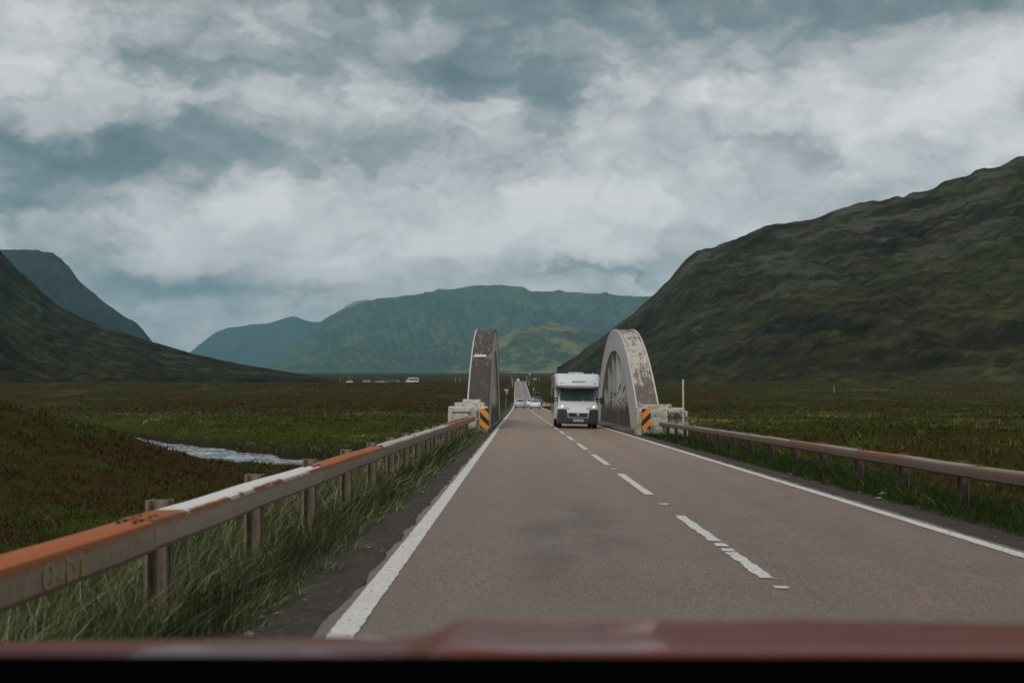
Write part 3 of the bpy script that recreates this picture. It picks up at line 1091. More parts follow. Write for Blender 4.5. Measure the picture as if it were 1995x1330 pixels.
# left block
m = MB()
steps(m, 0, 0, 49.2, 51.0, 0, [(-3.04, -1.42, -.9, 1.06, 0), (-2.78, -1.55, 1.06, 1.22, .10), (-2.45, -1.72, 1.22, 1.36, .25)], .03)
bl = m.build('end_block', M_conc_pier_w, bridge)
bl['label'] = 'whitewashed stepped end block with recessed panel'
rough(bl, .035, 3.2, 71)
m = MB()
m.box(-2.83 - BO.x, -2.20 - BO.x, 49.155 - YC, 49.26 - YC, -.3, .84, .015)
m.build('panel', M_conc_pier_w, bl)
m = MB()
m.box(-2.96 - BO.x, -2.84 - BO.x, 49.10 - YC, 49.23 - YC, -.6, 1.0, .012)
m.box(-2.839 - BO.x, -2.12 - BO.x, 49.10 - YC, 49.23 - YC, .845, 1.0, .012)
each(m, 'panel_frame', M_conc_pier_w, bl)
m = MB()
m.box(-1.96 - BO.x, -1.82 - BO.x, 49.02 - YC, 49.22 - YC, -.6, 1.0, .02)
m.box(-1.80 - BO.x, -1.44 - BO.x, 49.06 - YC, 49.23 - YC, -.6, .98, .03)
for q in each(m, 'pilaster', M_conc_pier_y, bl):
    rough(q, .03, 5, 5)
# right block with outer wing
m = MB()
steps(m, 0, 0, 50.2, 52.2, 0, [(4.98, 7.10, -1.0, .86, 0), (5.05, 6.95, .86, 1.00, .08), (5.2, 6.4, 1.00, 1.14, .2)], .03)
br = m.build('end_block', M_conc_pier_y, bridge)
br['label'] = 'flaking yellowed end block with spray painted letters'
rough(br, .045, 3.0, 88)
m = MB()
m.box(4.90 - BO.x, 5.10 - BO.x, 50.0 - YC, 50.25 - YC, -.6, .94, .025)
m.box(6.0 - BO.x, 6.22 - BO.x, 50.06 - YC, 50.25 - YC, -.6, .95, .025)
for q in each(m, 'pilaster', M_conc_pier_y, br):
    rough(q, .03, 5, 15)
m = MB()
m.box(6.222 - BO.x, 7.03 - BO.x, 50.065 - YC, 50.25 - YC, .62, .83, .02)
m.build('panel_frame', M_conc_pier_y, br)
lettering('SCENTI', .30, M_black, br, Matrix.Translation((6.55 - BO.x, 50.0 - YC, .73)) @ FACE_CAM, 'graffiti', .012, .004, 0, .78)
m = MB()
m.box(5.72 - BO.x, 5.93 - BO.x, 47.85 - YC, 48.05 - YC, -.8, .86, .02)
q = m.build('gate_post', M_conc_pier_y, bridge)
rough(q, .02, 6, 25)
# far end blocks
for (xa, xb) in ((-2.9, -1.55), (5.2, 7.0)):
    m = MB()
    m.box(xa - BO.x, xb - BO.x, 84.6 - YC, 86.2 - YC, -1.0, .9, .05)
    q = m.build('end_block', M_conc_pier_w, bridge)
# abutments under the deck ends
for ya in (52.8, 81.2):
    MB().box(-2.7 - BO.x, 6.5 - BO.x, ya - YC, ya + 2.4 - YC, -4.2, -.76).build('abutment', M_conc_mix, bridge)


# ------------------------------------------------------------------ hazard markers
M_orange = plain('orange_sheeting', (.80, .25, .015), .45, vary=.06)
M_orange2 = plain('amber_sheeting', (.80, .30, .02), .45, vary=.06)
M_blk = plain('black_sheeting', (.018, .018, .022), .5)
M_galv = plain('galvanised_steel', (.30, .29, .27), .5, .3, vary=.2, scale=20)


def chevron(loc, slope, label, om, clip):
    r = empty('hazard_marker', loc)
    tag(r, label, 'road sign', 'striped hazard markers at the bridge ends')
    w, h = .18, .43
    m = MB()
    if clip:
        c = .06
        pts = [(-w + c, 0, -h), (w - c, 0, -h), (w, 0, -h + c), (w, 0, h - c), (w - c, 0, h), (-w + c, 0, h), (-w, 0, h - c), (-w, 0, -h + c)]
    else:
        c = .02
        pts = [(-w + c, 0, -h), (w - c, 0, -h), (w, 0, -h + c), (w, 0, h - c), (w - c, 0, h), (-w + c, 0, h), (-w, 0, h - c), (-w, 0, -h + c)]
    m.prism(pts, (0, .012, 0))
    p = m.build('sign_panel', M_blk, r)
    p.location = (0, 0, .56)
    # diagonal bands, clipped to the panel
    def band(lo, hi):
        bm = bmesh.new()
        vs = [bm.verts.new((a[0], -.0035, a[2])) for a in pts]
        bm.faces.new(vs)
        s = slope
        for cst, sign in ((hi, 1), (lo, -1)):
            co = Vector((0, 0, cst))
            no = Vector((-s * 1.0, 0, 1)).normalized() * sign
            bmesh.ops.bisect_plane(bm, geom=bm.verts[:] + bm.edges[:] + bm.faces[:], plane_co=co, plane_no=no, clear_outer=True)
        me = bpy.data.meshes.new('stripe')
        bm.to_mesh(me)
        bm.free()
        link_mesh('stripe', me, om, p)
    band(.10, .40)
    band(-.42, -.14)
    if not clip:
        band(-.7, -.575)
    s = MB().cyl((.10, .03, -.5), (.10, .03, .95), .022).build('post', M_galv, r)
    return r


chevron((-1.505, 48.75, 0), -1.0, 'orange and black striped hazard marker at the whitewashed left end block', M_orange2, True)
chevron((5.26, 49.7, -.02), 1.0, 'orange and black striped hazard marker at the flaking right end block', M_orange, False)


# ------------------------------------------------------------------ crash barriers
def beam_fn(top, face, rustlip, white=False, fade=None):
    def fn(t):
        p = t.obj()
        x, y, z = t.sep(p)
        nz = t.sep(t.new('ShaderNodeNewGeometry').outputs['True Normal'])[2]
        up = t.smooth(nz, .25, .6)
        n = t.noise(p, 30, 5, .7)
        b = t.noise(p, 3.0, 5, .6)
        st = t.noise(t.mapping(p, (1, 9, .6)), 3.0, 5, .65)
        cf = t.ramp(st, [(.28, tuple(q * .62 for q in face)), (.5, face), (.75, tuple(min(1, q * 1.3) for q in face))])
        cf = t.mix(t.math('MULTIPLY', t.smooth(b, .4, .7), .4), cf, tuple(q * .7 for q in face))
        # rust bleeding down from the upper edge
        edge = t.smooth(t.math('ADD', z, t.math('MULTIPLY', t.math('SUBTRACT', st, .5), .11)), .10, .15)
        cf = t.mix(t.math('MULTIPLY', edge, rustlip), cf, t.mix(n, (.13, .045, .016), (.27, .085, .028)))
        run = t.math('MULTIPLY', t.smooth(st, .60, .72), t.smooth(b, .45, .62))
        cf = t.mix(t.math('MULTIPLY', run, .55 * rustlip), cf, (.26, .11, .045))
        ct = t.mix(n, tuple(q * .72 for q in top), tuple(min(1, q * 1.25) for q in top))
        if white:
            fl = t.smooth(t.math('ADD', x, t.math('MULTIPLY', t.math('SUBTRACT', b, .5), .03)), -.185, -.155)
            fl2 = t.math('SUBTRACT', 1.0, t.smooth(t.math('ADD', x, t.math('MULTIPLY', t.math('SUBTRACT', b, .5), .06)), -.035, -.015))
            fl = t.math('MULTIPLY', fl, t.math('MAXIMUM', fl2, t.smooth(b, .5, .56)))
            yj = t.math('ADD', y, t.math('MULTIPLY', t.math('SUBTRACT', n, .5), .2))
            fl = t.math('MULTIPLY', fl, t.smooth(yj, .5, .6))
            ct = t.mix(fl, (.27, .085, .028), ct)
        if fade:
            f = t.math('SUBTRACT', 1.0, t.smooth(t.math('ADD', y, t.math('MULTIPLY', b, .6)), *fade))
            f = t.math('SUBTRACT', 1.0, f)
            rc = t.mix(n, (.13, .052, .026), (.21, .085, .042))
            cf = t.mix(t.math('MULTIPLY', f, .4), cf, rc)
            ct = t.mix(f, ct, t.mix(n, (.20, .065, .025), (.33, .11, .04)))
        c = t.mix(up, cf, ct)
        return {'Base Color': c, 'Roughness': .75, 'Specular IOR Level': .3, 'Normal': t.bump(n, .25, .006)}
    return fn


RUST = (.33, .095, .028)
M_b_rust = material('rust_topped_beam', beam_fn(RUST, (.265, .205, .145), .9))
M_b_white = material('white_topped_beam', beam_fn((.62, .60, .57), (.30, .245, .19), .85, True))
M_b_grey = material('grey_beam', beam_fn((.40, .365, .32), (.22, .18, .145), .3))
M_b_brown = material('brown_beam', beam_fn((.27, .215, .18), (.155, .115, .092), .2))
M_b_brust = material('rust_ended_beam', beam_fn((.27, .215, .18), (.155, .115, .092), .3, False, (2.0, 4.0)))
M_b_brn2 = material('rusty_brown_beam', beam_fn((.25, .16, .11), (.155, .105, .080), .35))


def post_fn(t):
    p = t.obj()
    n = t.noise(t.mapping(p, (8, 8, 1.2)), 3, 5, .7)
    n2 = t.noise(p, 9, 4)
    c = t.ramp(n, [(.3, (.09, .065, .048)), (.5, (.20, .16, .125)), (.75, (.33, .29, .24))])
    c = t.mix(t.math('MULTIPLY', t.smooth(n2, .55, .75), .6), c, (.17, .07, .03))
    return {'Base Color': c, 'Roughness': .85, 'Specular IOR Level': .2}


M_post = material('weathered_steel_post', post_fn)
M_post_d = plain('brown_steel_post', (.105, .080, .064), .85, vary=.35, scale=12)
M_bolt = plain('rusty_bolt', (.06, .035, .022), .8)
M_yell = material('faded_yellow_paint', lambda t: {'Base Color': t.mix(t.smooth(t.noise(t.obj(), 26, 5, .75), .36, .58), (.33, .24, .04), (.25, .20, .14)), 'Roughness': .8})


def barrier(side, x_in, width, sections, posts, zt, zb, label, pmat):
    """side +1: road is on the +X side of the beam"""
    r = empty('crash_barrier', (x_in, sections[0][0], 0))
    tag(r, label, 'crash barrier', 'crash barriers along the bridge approach')
    oy = sections[0][0]
    for i, (ya, yb, mt) in enumerate(sections):
        m = MB()
        b = .028
        w = width
        gap = .006
        # rolled box section, road face at local x = 0
        H = zt - zb
        out = [(0, b), (.004, H * .5), (0, H - b), (-b * .35, H - b * .3), (-b, H), (-w + b, H), (-w + b * .3, H - b * .35), (-w, H - b), (-w, b), (-w + b, 0), (-b, 0)]
        rings = []
        ny = 8
        for k in range(ny + 1):
            y = gap + (yb - ya - 2 * gap) * k / ny
            wob = .003 * math.sin(k * 1.9 + i * 2.3)
            rings.append([((px + wob) * side, y, pz + .004 * math.sin(k * 1.3 + i)) for px, pz in out])
        m.loft(rings)
        o = m.build('beam', mt, r, smooth=True)
        dz = float(surf_z(x_in, ya)) * 0
        o.location = (0, ya - oy, zb)
        # splice: bolts on the top at the joint
        bm_ = MB()
        for (bx, by) in ((.05, .07), (.05, .16), (.13, .07), (.13, .16)):
            bm_.cyl((-bx * side, by, H - .004), (-bx * side, by, H + .010), .012, n=8)
            bm_.cyl((-bx * side, yb - ya - by, H - .004), (-bx * side, yb - ya - by, H + .010), .012, n=8)
        each(bm_, 'bolt', M_bolt, o)
    for (y) in posts:
        xg = x_in - side * (width + .02)
        g = float(ground_z(xg, y))
        m = MB()
        # Z-shaped post: two flanges and a web
        t_ = .02
        w2 = .06
        xo = -side * (width - .045)
        m.box(xo - w2, xo + w2, -t_ / 2, t_ / 2, g - .35, zt + .018)
        m.box(xo - w2, xo - w2 + .018, -.075, .06, g - .35, zt + .018)
        m.box(xo + w2 - .018, xo + w2, -.06, .075, g - .35, zt + .018)
        p = m.build('post', pmat, r)
        # keep the post out of the beam: pass behind it
        p.location = (-side * .125, y - oy, 0)
    return r


lp = [4.40 + 2.42 * i for i in range(-1, 18)]
lsec = []
ya = -3.9
mats = [M_b_grey, M_b_rust, M_b_white, M_b_rust, M_b_grey, M_b_grey, M_b_grey, M_b_rust, M_b_grey, M_b_rust]
mats = [M_b_rust, M_b_rust, M_b_white, M_b_rust, M_b_grey, M_b_grey, M_b_grey, M_b_rust, M_b_rust, M_b_rust, M_b_rust]
for i in range(11):
    lsec.append((ya, min(ya + 4.87, 46.6), mats[i]))
    ya += 4.87
    if ya > 46.4:
        break
brL = barrier(1, -1.80, .20, lsec, lp, .672, .508, 'crash barrier left of the road with orange rust and one white topped beam', M_post)
M_t = Matrix.Translation((.0065, 0, 0)) @ Matrix.Rotation(R(90), 4, 'Z') @ Matrix.Rotation(R(90), 4, 'X')
near_beam = [c for c in brL.children if c.name.startswith('beam') and abs(c.location.y + lsec[0][0] - lsec[1][0]) < .01][0]
lettering('0-M', .145, M_yell, near_beam, Matrix.Translation((.0085, 4.66 - lsec[1][0], .075)) @ Matrix.Rotation(R(90), 4, 'Z') @ Matrix.Rotation(R(90), 4, 'X'), 'painted_mark', .001, 0, 0, 1.9)
rp = [13.45 + 2.43 * i for i in range(-3, 15)]
rsec = []
ya = 4.95
rm = [M_b_brown, M_b_brn2, M_b_brust, M_b_brust, M_b_brown, M_b_brown, M_b_brown, M_b_brown, M_b_brown]
for i in range(9):
    rsec.append((ya, min(ya + 4.96, 48.2), rm[i]))
    ya += 4.96
    if ya > 48:
        break
brR = barrier(-1, 5.62, .20, rsec, rp, .452, .286, 'brown crash barrier right of the road above dark green grass', M_post_d)


# ------------------------------------------------------------------ posts and signs
M_whitepost = plain('white_post_paint', (.50, .49, .46), .6, vary=.15)
M_greyp = plain('grey_post', (.40, .40, .37), .6)


def pole(name, label, cat, group, loc, h, r, mat, cap=True, sink=.4):
    o = empty(name, loc)
    tag(o, label, cat, group)
    MB().cyl((0, 0, -sink), (0, 0, h), r, r * .94, 10).build('shaft', mat, o)
    if cap:
        MB().ball((0, 0, h), r * 1.05, (1, 1, .5), 6).build('cap', mat, o)
    return o


pole('marker_pole', 'tall slim white pole behind the brown barrier, beside the flaking end block', 'pole', 'marker poles', (6.47, 47.2, -.3), 2.43, .042, M_whitepost)


def pix(px, py, Y):
    v = at(px, py, Y)
    return v.x


def far_pole(px, y_top, Y, r, label, name='marker_pole', mat=None, extra=None, group='marker poles'):
    x = pix(px, y_top, Y)
    g = float(ground_z(x, Y))
    top = at(px, y_top, Y).z
    return pole(name, label, 'pole', group, (x, Y, g), max(.6, top - g), r, mat or M_whitepost)


far_pole(887.5, 735, 640, .10, 'left one of two pale poles on the moor left of the dark arch')
far_pole(896.5, 734, 640, .10, 'right one of two pale poles on the moor left of the dark arch')
far_pole(1625, 752, 440, .09, 'short white pole alone on the moor left of the wire fence', mat=M_whitepost)
far_pole(997.0, 731, 560, .11, 'taller pale pole left of the road crest', mat=M_greyp)
far_pole(999.0, 738, 500, .11, 'short white pole left of the road just below the crest')
far_pole(1026.5, 732, 580, .14, 'thick grey pole right of the road crest', mat=M_greyp)
far_pole(1030.5, 740, 520, .11, 'short white pole right of the road just below the crest')
far_pole(1050.5, 735.5, 600, .09, 'thin grey pole right of the white arrow sign on the crest', mat=M_greyp)

# round sign on the crest
M_signwhite = plain('white_sign', (.62, .62, .60), .5)
x = pix(1032, 728, 570)
g = float(ground_z(x, 570))
o = empty('round_sign', (x, 570, g))
tag(o, 'small round pale sign on a thin pole right of the road crest', 'road sign')
hz = at(1032, 728.5, 570).z - g
MB().cyl((0, 0, -.3), (0, 0, hz), .06).build('post', M_galv, o)
MB().cyl((0, -.1, hz), (0, -.07, hz), .42, n=20).build('sign_face', M_signwhite, o)
# white arrow-ended direction sign
x = pix(1041.5, 738, 570)
g = float(ground_z(x, 570))
hz = at(1041.5, 738, 570).z - g
o = empty('direction_sign', (x, 570, g))
tag(o, 'white direction sign with pointed end beside the road crest', 'road sign')
m = MB().cyl((-.5, .05, -.3), (-.5, .05, hz + .3), .05).cyl((.8, .05, -.3), (.8, .05, hz + .3), .05)
each(m, 'post', M_galv, o)
MB().prism([(-1.0, 0, hz - .08), (-.3, 0, hz - .30), (1.1, 0, hz - .05), (1.1, 0, hz + .32), (-.3, 0, hz + .22)], (0, -.03, 0)).build('sign_face', M_signwhite, o)
# blue information sign with white top plate
Yb = 175
x = pix(988, 765, Yb)
g = float(ground_z(x, Yb))
zs = lambda py: at(988, py, Yb).z - g
M_blue = plain('blue_sign', (.02, .14, .24), .45)
o = empty('blue_road_sign', (x, Yb, g))
tag(o, 'blue road sign with white plate above on one thin pole, left verge', 'road sign')
MB().cyl((-.18, .03, -.3), (-.18, .03, zs(758)), .035).build('post', M_galv, o)
MB().box(-.30, .17, -.02, .0, zs(768), zs(761.5), .01).build('sign_face', M_blue, o)
MB().box(-.36, .17, -.022, -.002, zs(761), zs(758), .01).build('top_plate', M_signwhite, o)
lettering('P', .42, M_signwhite, o, Matrix.Translation((0.0, -.026, zs(764.8))) @ FACE_CAM, 'lettering', .002)
# small pale sign right of the lay-by
x = pix(1039.5, 757, 330)
g = float(ground_z(x, 330))
o = empty('round_sign', (x, 330, g))
tag(o, 'small round pale sign standing alone beyond the lay-by', 'road sign')
hz = at(1039.5, 757.5, 330).z - g
MB().cyl((0, 0, -.3), (0, 0, hz), .04).build('post', M_galv, o)
MB().cyl((0, -.08, hz), (0, -.05, hz), .24, n=18).build('sign_face', M_greyp, o)

# wire fence across the moor on the right
fence = empty('wire_fence', (120, 450, 0))
tag(fence, 'long post and wire fence across the moor at the foot of the right hill', 'fence')
M_wood = plain('grey_fence_post', (.21, .19, .155), .9, vary=.4)
M_wire = plain('fence_wire', (.16, .155, .14), .5, .6)
fp = []
nfp = 40
for i in range(nfp):
    pxx = 1500 + i * 12.6
    Yf = 470 - i * 1.1
    xx = pix(pxx, 760, Yf)
    gg = float(ground_z(xx, Yf))
    hh = 1.15 + random.uniform(-.12, .12)
    p = MB().cyl((0, 0, -.3), (random.uniform(-.06, .06), 0, hh), .06, .05, 7).build('post', M_wood, fence)
    p.location = (xx - 120, Yf - 450, gg)
    fp.append(Vector((xx - 120, Yf - 450, gg)))
for zz in (.35, .7, 1.05):
    m = MB()
    m.loft([[q + Vector((0, dy_, zz + dz_)) for dy_, dz_ in ((-.008, -.008), (.008, -.008), (.008, .008), (-.008, .008))] for q in fp])
    m.build('wire', M_wire, fence)



# ------------------------------------------------------------------ vehicles
M_tyre = plain('tyre_rubber', (.016, .016, .016), .85)
M_rim = plain('alloy_rim', (.30, .30, .30), .35, .7)
M_dkplastic = plain('dark_plastic', (.020, .021, .023), .55)
M_bumper = plain('charcoal_bumper', (.038, .041, .046), .5)
M_chrome = plain('chrome_trim', (.55, .55, .55), .2, .9)
M_plate_w = plain('plate_white', (.60, .60, .58), .4)
M_plate_t = plain('plate_letters', (.02, .02, .02), .5)
M_lens = material('lamp_lens', lambda t: {'Base Color': t.mix(t.noise(t.obj(), 18), (.38, .37, .35), (.62, .61, .58)), 'Roughness': .12, 'Coat Weight': .6})
M_lit = plain('headlamp_glow', (.9, .88, .8), .2, emit=(1, .93, .80), estr=.55)
M_red = plain('tail_lamp', (.32, .012, .012), .2)


def glass_fn(t):
    n = t.noise(t.obj(), 2.6, 4, .6)
    return {'Base Color': t.ramp(n, [(.3, (.012, .020, .022)), (.65, (.045, .062, .064)), (.85, (.085, .105, .105))]), 'Roughness': .06, 'Specular IOR Level': .8, 'Coat Weight': .5}


M_glass = material('tinted_glass', glass_fn)
M_screen = material('hazy_windscreen', lambda t: {'Base Color': t.ramp(t.noise(t.obj(), 2.4, 5, .6), [(.3, (.085, .14, .14)), (.55, (.13, .19, .19)), (.75, (.22, .28, .28))]), 'Roughness': .15, 'Specular IOR Level': .6, 'Coat Weight': .3})


def paint(name, col, metal=0.0):
    def fn(t):
        n = t.noise(t.obj(), 3, 4)
        return {'Base Color': t.mix(n, tuple(c * .9 for c in col), tuple(min(1, c * 1.08) for c in col)), 'Roughness': .32, 'Metallic': metal, 'Coat Weight': .6, 'Coat Roughness': .08}
    return material(name, fn)


P_white = paint('white_paint', (.68, .69, .70))
P_silver = paint('silver_paint', (.36, .39, .43), .25)
P_dark = paint('dark_paint', (.025, .028, .032))
P_grey = paint('grey_paint', (.18, .18, .19))
P_blue = paint('blue_grey_paint', (.14, .16, .20))
P_red = paint('dull_red_paint', (.16, .05, .04))
P_van = plain('motorhome_white', (.60, .62, .66), .5, vary=.04)
P_van2 = paint('motorhome_body', (.58, .585, .58))


def wheel(parent, x, y, r=.31, w=.20):
    t = MB().cyl((x - w / 2, y, r), (x + w / 2, y, r), r, n=22).build('wheel', M_tyre, parent, bevel=.03)
    s = 1 if x > 0 else -1
    MB().cyl((x + s * (w / 2 - .005), y, r), (x + s * (w / 2 + .008), y, r), r * .62, r * .55, n=16).build('rim', M_rim, t)
    return t


STN = {
    'hatch': dict(L=1.0, H=1.0, st=[(-1.95, .36, .60, .63, .66, .52), (-1.86, .22, .70, .76, .80, .66), (-1.25, .20, .84, .92, .85, .72), (-.88, .2, .92, 1.00, .86, .70), (-.22, .2, .95, 1.43, .86, .57),
                                    (.45, .2, .97, 1.50, .86, .58), (1.25, .2, .98, 1.43, .85, .56), (1.78, .24, .96, 1.04, .82, .62), (1.93, .34, .72, .80, .76, .60)], ws=(3, 4), rw=(6, 7), sw=(4, 6)),
    'suv': dict(L=1.0, H=1.0, st=[(-2.2, .45, .80, .84, .74, .60), (-2.1, .3, .95, 1.0, .88, .74), (-1.35, .28, 1.08, 1.14, .93, .80), (-.95, .28, 1.12, 1.2, .93, .76), (-.35, .28, 1.15, 1.72, .93, .66),
                                  (.5, .28, 1.16, 1.80, .93, .66), (1.75, .28, 1.16, 1.76, .92, .66), (2.12, .32, 1.1, 1.2, .90, .72), (2.2, .42, .9, .98, .84, .7)], ws=(3, 4), rw=(6, 7), sw=(4, 6)),
    'van': dict(L=1.0, H=1.0, st=[(-2.5, .45, .85, .9, .80, .68), (-2.4, .3, 1.0, 1.08, .95, .82), (-1.9, .28, 1.2, 1.3, 1.0, .86), (-1.2, .28, 1.3, 2.25, 1.0, .82),
                                  (-.8, .28, 1.3, 2.4, 1.0, .84), (2.3, .28, 1.3, 2.4, 1.0, .84), (2.42, .3, 1.3, 2.3, .98, .84), (2.46, .4, 1.2, 2.2, .95, .8)], ws=(2, 3), rw=None, sw=(3, 5)),
}


def car(kind, name, label, cat, group, loc, rz, pm, rear_red=True, plate=True, small=False, sc=1.0):
    d = STN[kind]
    r = empty(name, loc, rz)
    r.scale = (sc, sc, sc)
    tag(r, label, cat, group)
    rings = []
    for (y, zb, zm, zt, wb, wt) in d['st']:
        rings.append([(-wb * .90, y, zb), (-wb, y, zb + (zm - zb) * .45), (-wb * .985, y, zm), (-wt, y, max(zm + .005, zt - .05)), (-wt * .8, y, zt),
                      (wt * .8, y, zt), (wt, y, max(zm + .005, zt - .05)), (wb * .985, y, zm), (wb, y, zb + (zm - zb) * .45), (wb * .90, y, zb)])
    m = MB().loft(rings)
    body = m.build('body', pm, r, smooth=True)

    def P(i, k):
        return Vector(rings[i][k])

    def panel(nm, a, b, c, e, off, mat, inset=.07):
        cen = (a + b + c + e) / 4
        pts = [p + (cen - p) * inset for p in (a, b, c, e)]
        MB().prism(pts, off).build(nm, mat, r)
    i, j = d['ws']
    zt = (P(j, 4) - P(i, 4)).normalized()
    nrm = Vector((0, -zt.z, zt.y))
    panel('windscreen', P(i, 3) + Vector((.03, 0, .02)), P(i, 6) + Vector((-.03, 0, .02)), P(j, 5) + Vector((.08, 0, 0)), P(j, 4) + Vector((-.08, 0, 0)), nrm * .02, M_glass, .05)
    if d['rw']:
        i, j = d['rw']
        zt = (P(j, 4) - P(i, 4)).normalized()
        nrm = Vector((0, -zt.z, zt.y))
        panel('rear_window', P(i, 4) + Vector((-.08, 0, 0)), P(i, 5) + Vector((.08, 0, 0)), P(j, 6) + Vector((-.05, 0, .02)), P(j, 3) + Vector((.05, 0, .02)), nrm * .02, M_glass, .07)
    a, b = d['sw']
    for s, kk in ((-1, (2, 3)), (1, (7, 6))):
        m = MB()
        for i in range(a, b):
            pts = [P(i, kk[0]), P(i + 1, kk[0]), P(i + 1, kk[1]), P(i, kk[1])]
            cen = sum(pts, Vector()) / 4
            pts = [p + (cen - p) * .1 for p in pts]
            m.prism(pts, (s * .02, 0, .004))
        each(m, 'side_window', M_glass, r)
    st = d['st']
    f, re = st[1], st[-2]
    wx = f[4]
    for s in (-1, 1):
        MB().ball((s * (wx - .20), f[0] + .0, f[2] - .03), .12, (1.25, .7, .75), 8).build('headlight', M_lens, r, smooth=True)
        if rear_red:
            MB().box(s * (re[4] - .17) - .075, s * (re[4] - .17) + .075, re[0] - .02, re[0] + .10, re[2] - .22, re[2] + .0, .03).build('tail_light', M_red, r)
        mb = MB().box(s * (wx + .08) - .09, s * (wx + .08) + .09, st[3][0] + .25, st[3][0] + .38, st[3][2] + .0, st[3][2] + .15, .03)
        mb.build('wing_mirror', pm, r)
    zb = f[1]
    MB().box(-wx * .86, wx * .86, f[0] - .085, f[0] + .1, zb + .02, zb + .2, .03).build('front_grille', M_dkplastic, r)
    MB().box(-wx * .92, wx * .92, re[0] + .0, re[0] + .14, re[1] - .02, re[1] + .17, .03).build('rear_bumper', M_dkplastic, r)
    if plate:
        MB().box(-.26, .26, re[0] + .135, re[0] + .165, re[1] + .27, re[1] + .38).build('number_plate', M_plate_w, r)
    wr = .31 if kind == 'hatch' else .36
    fa, ra = st[0][0] + .72, st[-1][0] - .66
    if kind == 'van':
        fa, ra = st[0][0] + .9, st[-1][0] - 1.1
    for s in (-1, 1):
        for yy in (fa, ra):
            wheel(r, s * (wx - .02 - .08), yy, wr)
    return r


def on_road(x, y):
    return (x, y, float(surf_z(x, y)) + .004)


def lane_at(px, Y):
    return pix(px, 790, Y)


car('hatch', 'silver_hatchback', 'silver hatchback driving away in the left lane beyond the bridge', 'car', 'cars on the road', on_road(lane_at(1013.5, 192), 192), R(180), P_silver)
car('hatch', 'white_hatchback', 'white car driving away just ahead of the silver hatchback', 'car', 'cars on the road', on_road(lane_at(1011.5, 232), 232), R(180), P_white)
car('hatch', 'white_small_car', 'small white car coming towards the bridge, first of two oncoming', 'car', 'cars on the road', on_road(lane_at(1042.6, 184), 184), 0, P_white, sc=.97)
car('hatch', 'white_hatchback', 'white oncoming car half hidden behind the first small white one', 'car', 'cars on the road', on_road(lane_at(1034, 214), 214), 0, P_white)
car('van', 'white_van', 'tiny white van far up on the road crest', 'van', 'cars on the road', on_road(pix(1009.4, 740, 860), 860), R(180), P_white)
xx = pix(1046.5, 772, 262)
car('suv', 'dark_car', 'dark car with bicycles on the roof in the lay-by right of the road', 'car', None, (xx, 262, float(surf_z(3.5, 262)) + .02), R(8), P_dark)
rack = bpy.data.objects[[o.name for o in bpy.data.objects if o.name.startswith('dark_car')][0]]
M_bike = plain('bicycle_frame', (.45, .45, .45), .4)
for s, lb in ((-.32, 'bicycle on the left of the dark car roof'), (.32, 'bicycle on the right of the dark car roof')):
    b = empty('bicycle', (xx + s, 262, float(surf_z(3.5, 262)) + 1.84))
    tag(b, lb, 'bicycle', 'bicycles on the roof of the dark car')
    for yy in (-.5, .5):
        m = MB()
        n = 20
        for i in range(n):
            a0, a1 = 2 * math.pi * i / n, 2 * math.pi * (i + 1) / n
            m.cyl((0, yy + .33 * math.cos(a0), .33 + .33 * math.sin(a0)), (0, yy + .33 * math.cos(a1), .33 + .33 * math.sin(a1)), .02, n=5, caps=False)
        m.build('wheel', M_tyre, b)
    m = MB()
    for (p, q) in (((0, -.5, .33), (0, -.38, .85)), ((0, -.4, .75), (0, .0, .33)), ((0, .0, .33), (0, .18, .82)), ((0, -.4, .78), (0, .16, .75)), ((0, .5, .33), (0, 0, .33)), ((0, .5, .33), (0, .16, .76)), ((-.25, -.4, .95), (.25, -.4, .95)), ((0, -.38, .8), (0, -.4, .95))):
        m.cyl(p, q, .022, n=6)
    m.build('frame', M_bike, b)
    MB().box(-.07, .07, .08, .32, .84, .9, .02).build('saddle', M_tyre, b)
# lay-by
m = MB()
ly = np.arange(225, 330, 5.0)
X0 = right_x(ly) + .2
X1 = right_x(ly) + 3.8 * np.sin(np.pi * (ly - 225) / 105) ** .6 + .3
c = np.linspace(0, 1, 4)
LX = X0[:, None] + (X1 - X0)[:, None] * c
LY = np.repeat(ly[:, None], 4, 1)
tag(grid_mesh('lay_by', LX, LY, surf_z(LX, LY) + .012, M_asphalt), kind='structure')
car_park_y = 650
# parked cars in the car park across the moor
PK = [(680.5, 'hatch', P_white, 100, 'low white car parked alone at the left end of the far car park', 'white_car'),
      (714, 'suv', P_silver, 62, 'pale off-road car second from the left in the far car park', 'parked_car'),
      (734, 'hatch', P_grey, 60, 'grey car leading the cluster in the middle of the far car park', 'parked_car'),
      (743.5, 'hatch', P_silver, 58, 'silver car beside the grey one in the far car park', 'parked_car'),
      (755, 'hatch', P_red, 60, 'dull red dark car in the cluster of the far car park', 'parked_car'),
      (762.5, 'suv', P_dark, 58, 'dark tall car in the cluster of the far car park', 'parked_car'),
      (772, 'suv', P_blue, 62, 'blue grey car at the right end of the cluster in the far car park', 'parked_car')]
cp = []
for (px, kd, pm, ang, lb, nm) in PK:
    xx = pix(px, 745, car_park_y)
    car(kd, nm, lb, 'car', 'cars in the far car park', (xx, car_park_y, float(ground_z(xx, car_park_y)) + .06), R(ang) + R(180), pm, sc=1.0)
    cp.append(xx)
# car park gravel
gx = np.linspace(pix(655, 745, 650), pix(830, 745, 650), 40)
gy = np.linspace(644, 668, 8)
AX, AY = np.meshgrid(gx, gy)
tag(grid_mesh('car_park', AX, AY, ground_z(AX, AY) + .05, M_dirt), kind='structure')
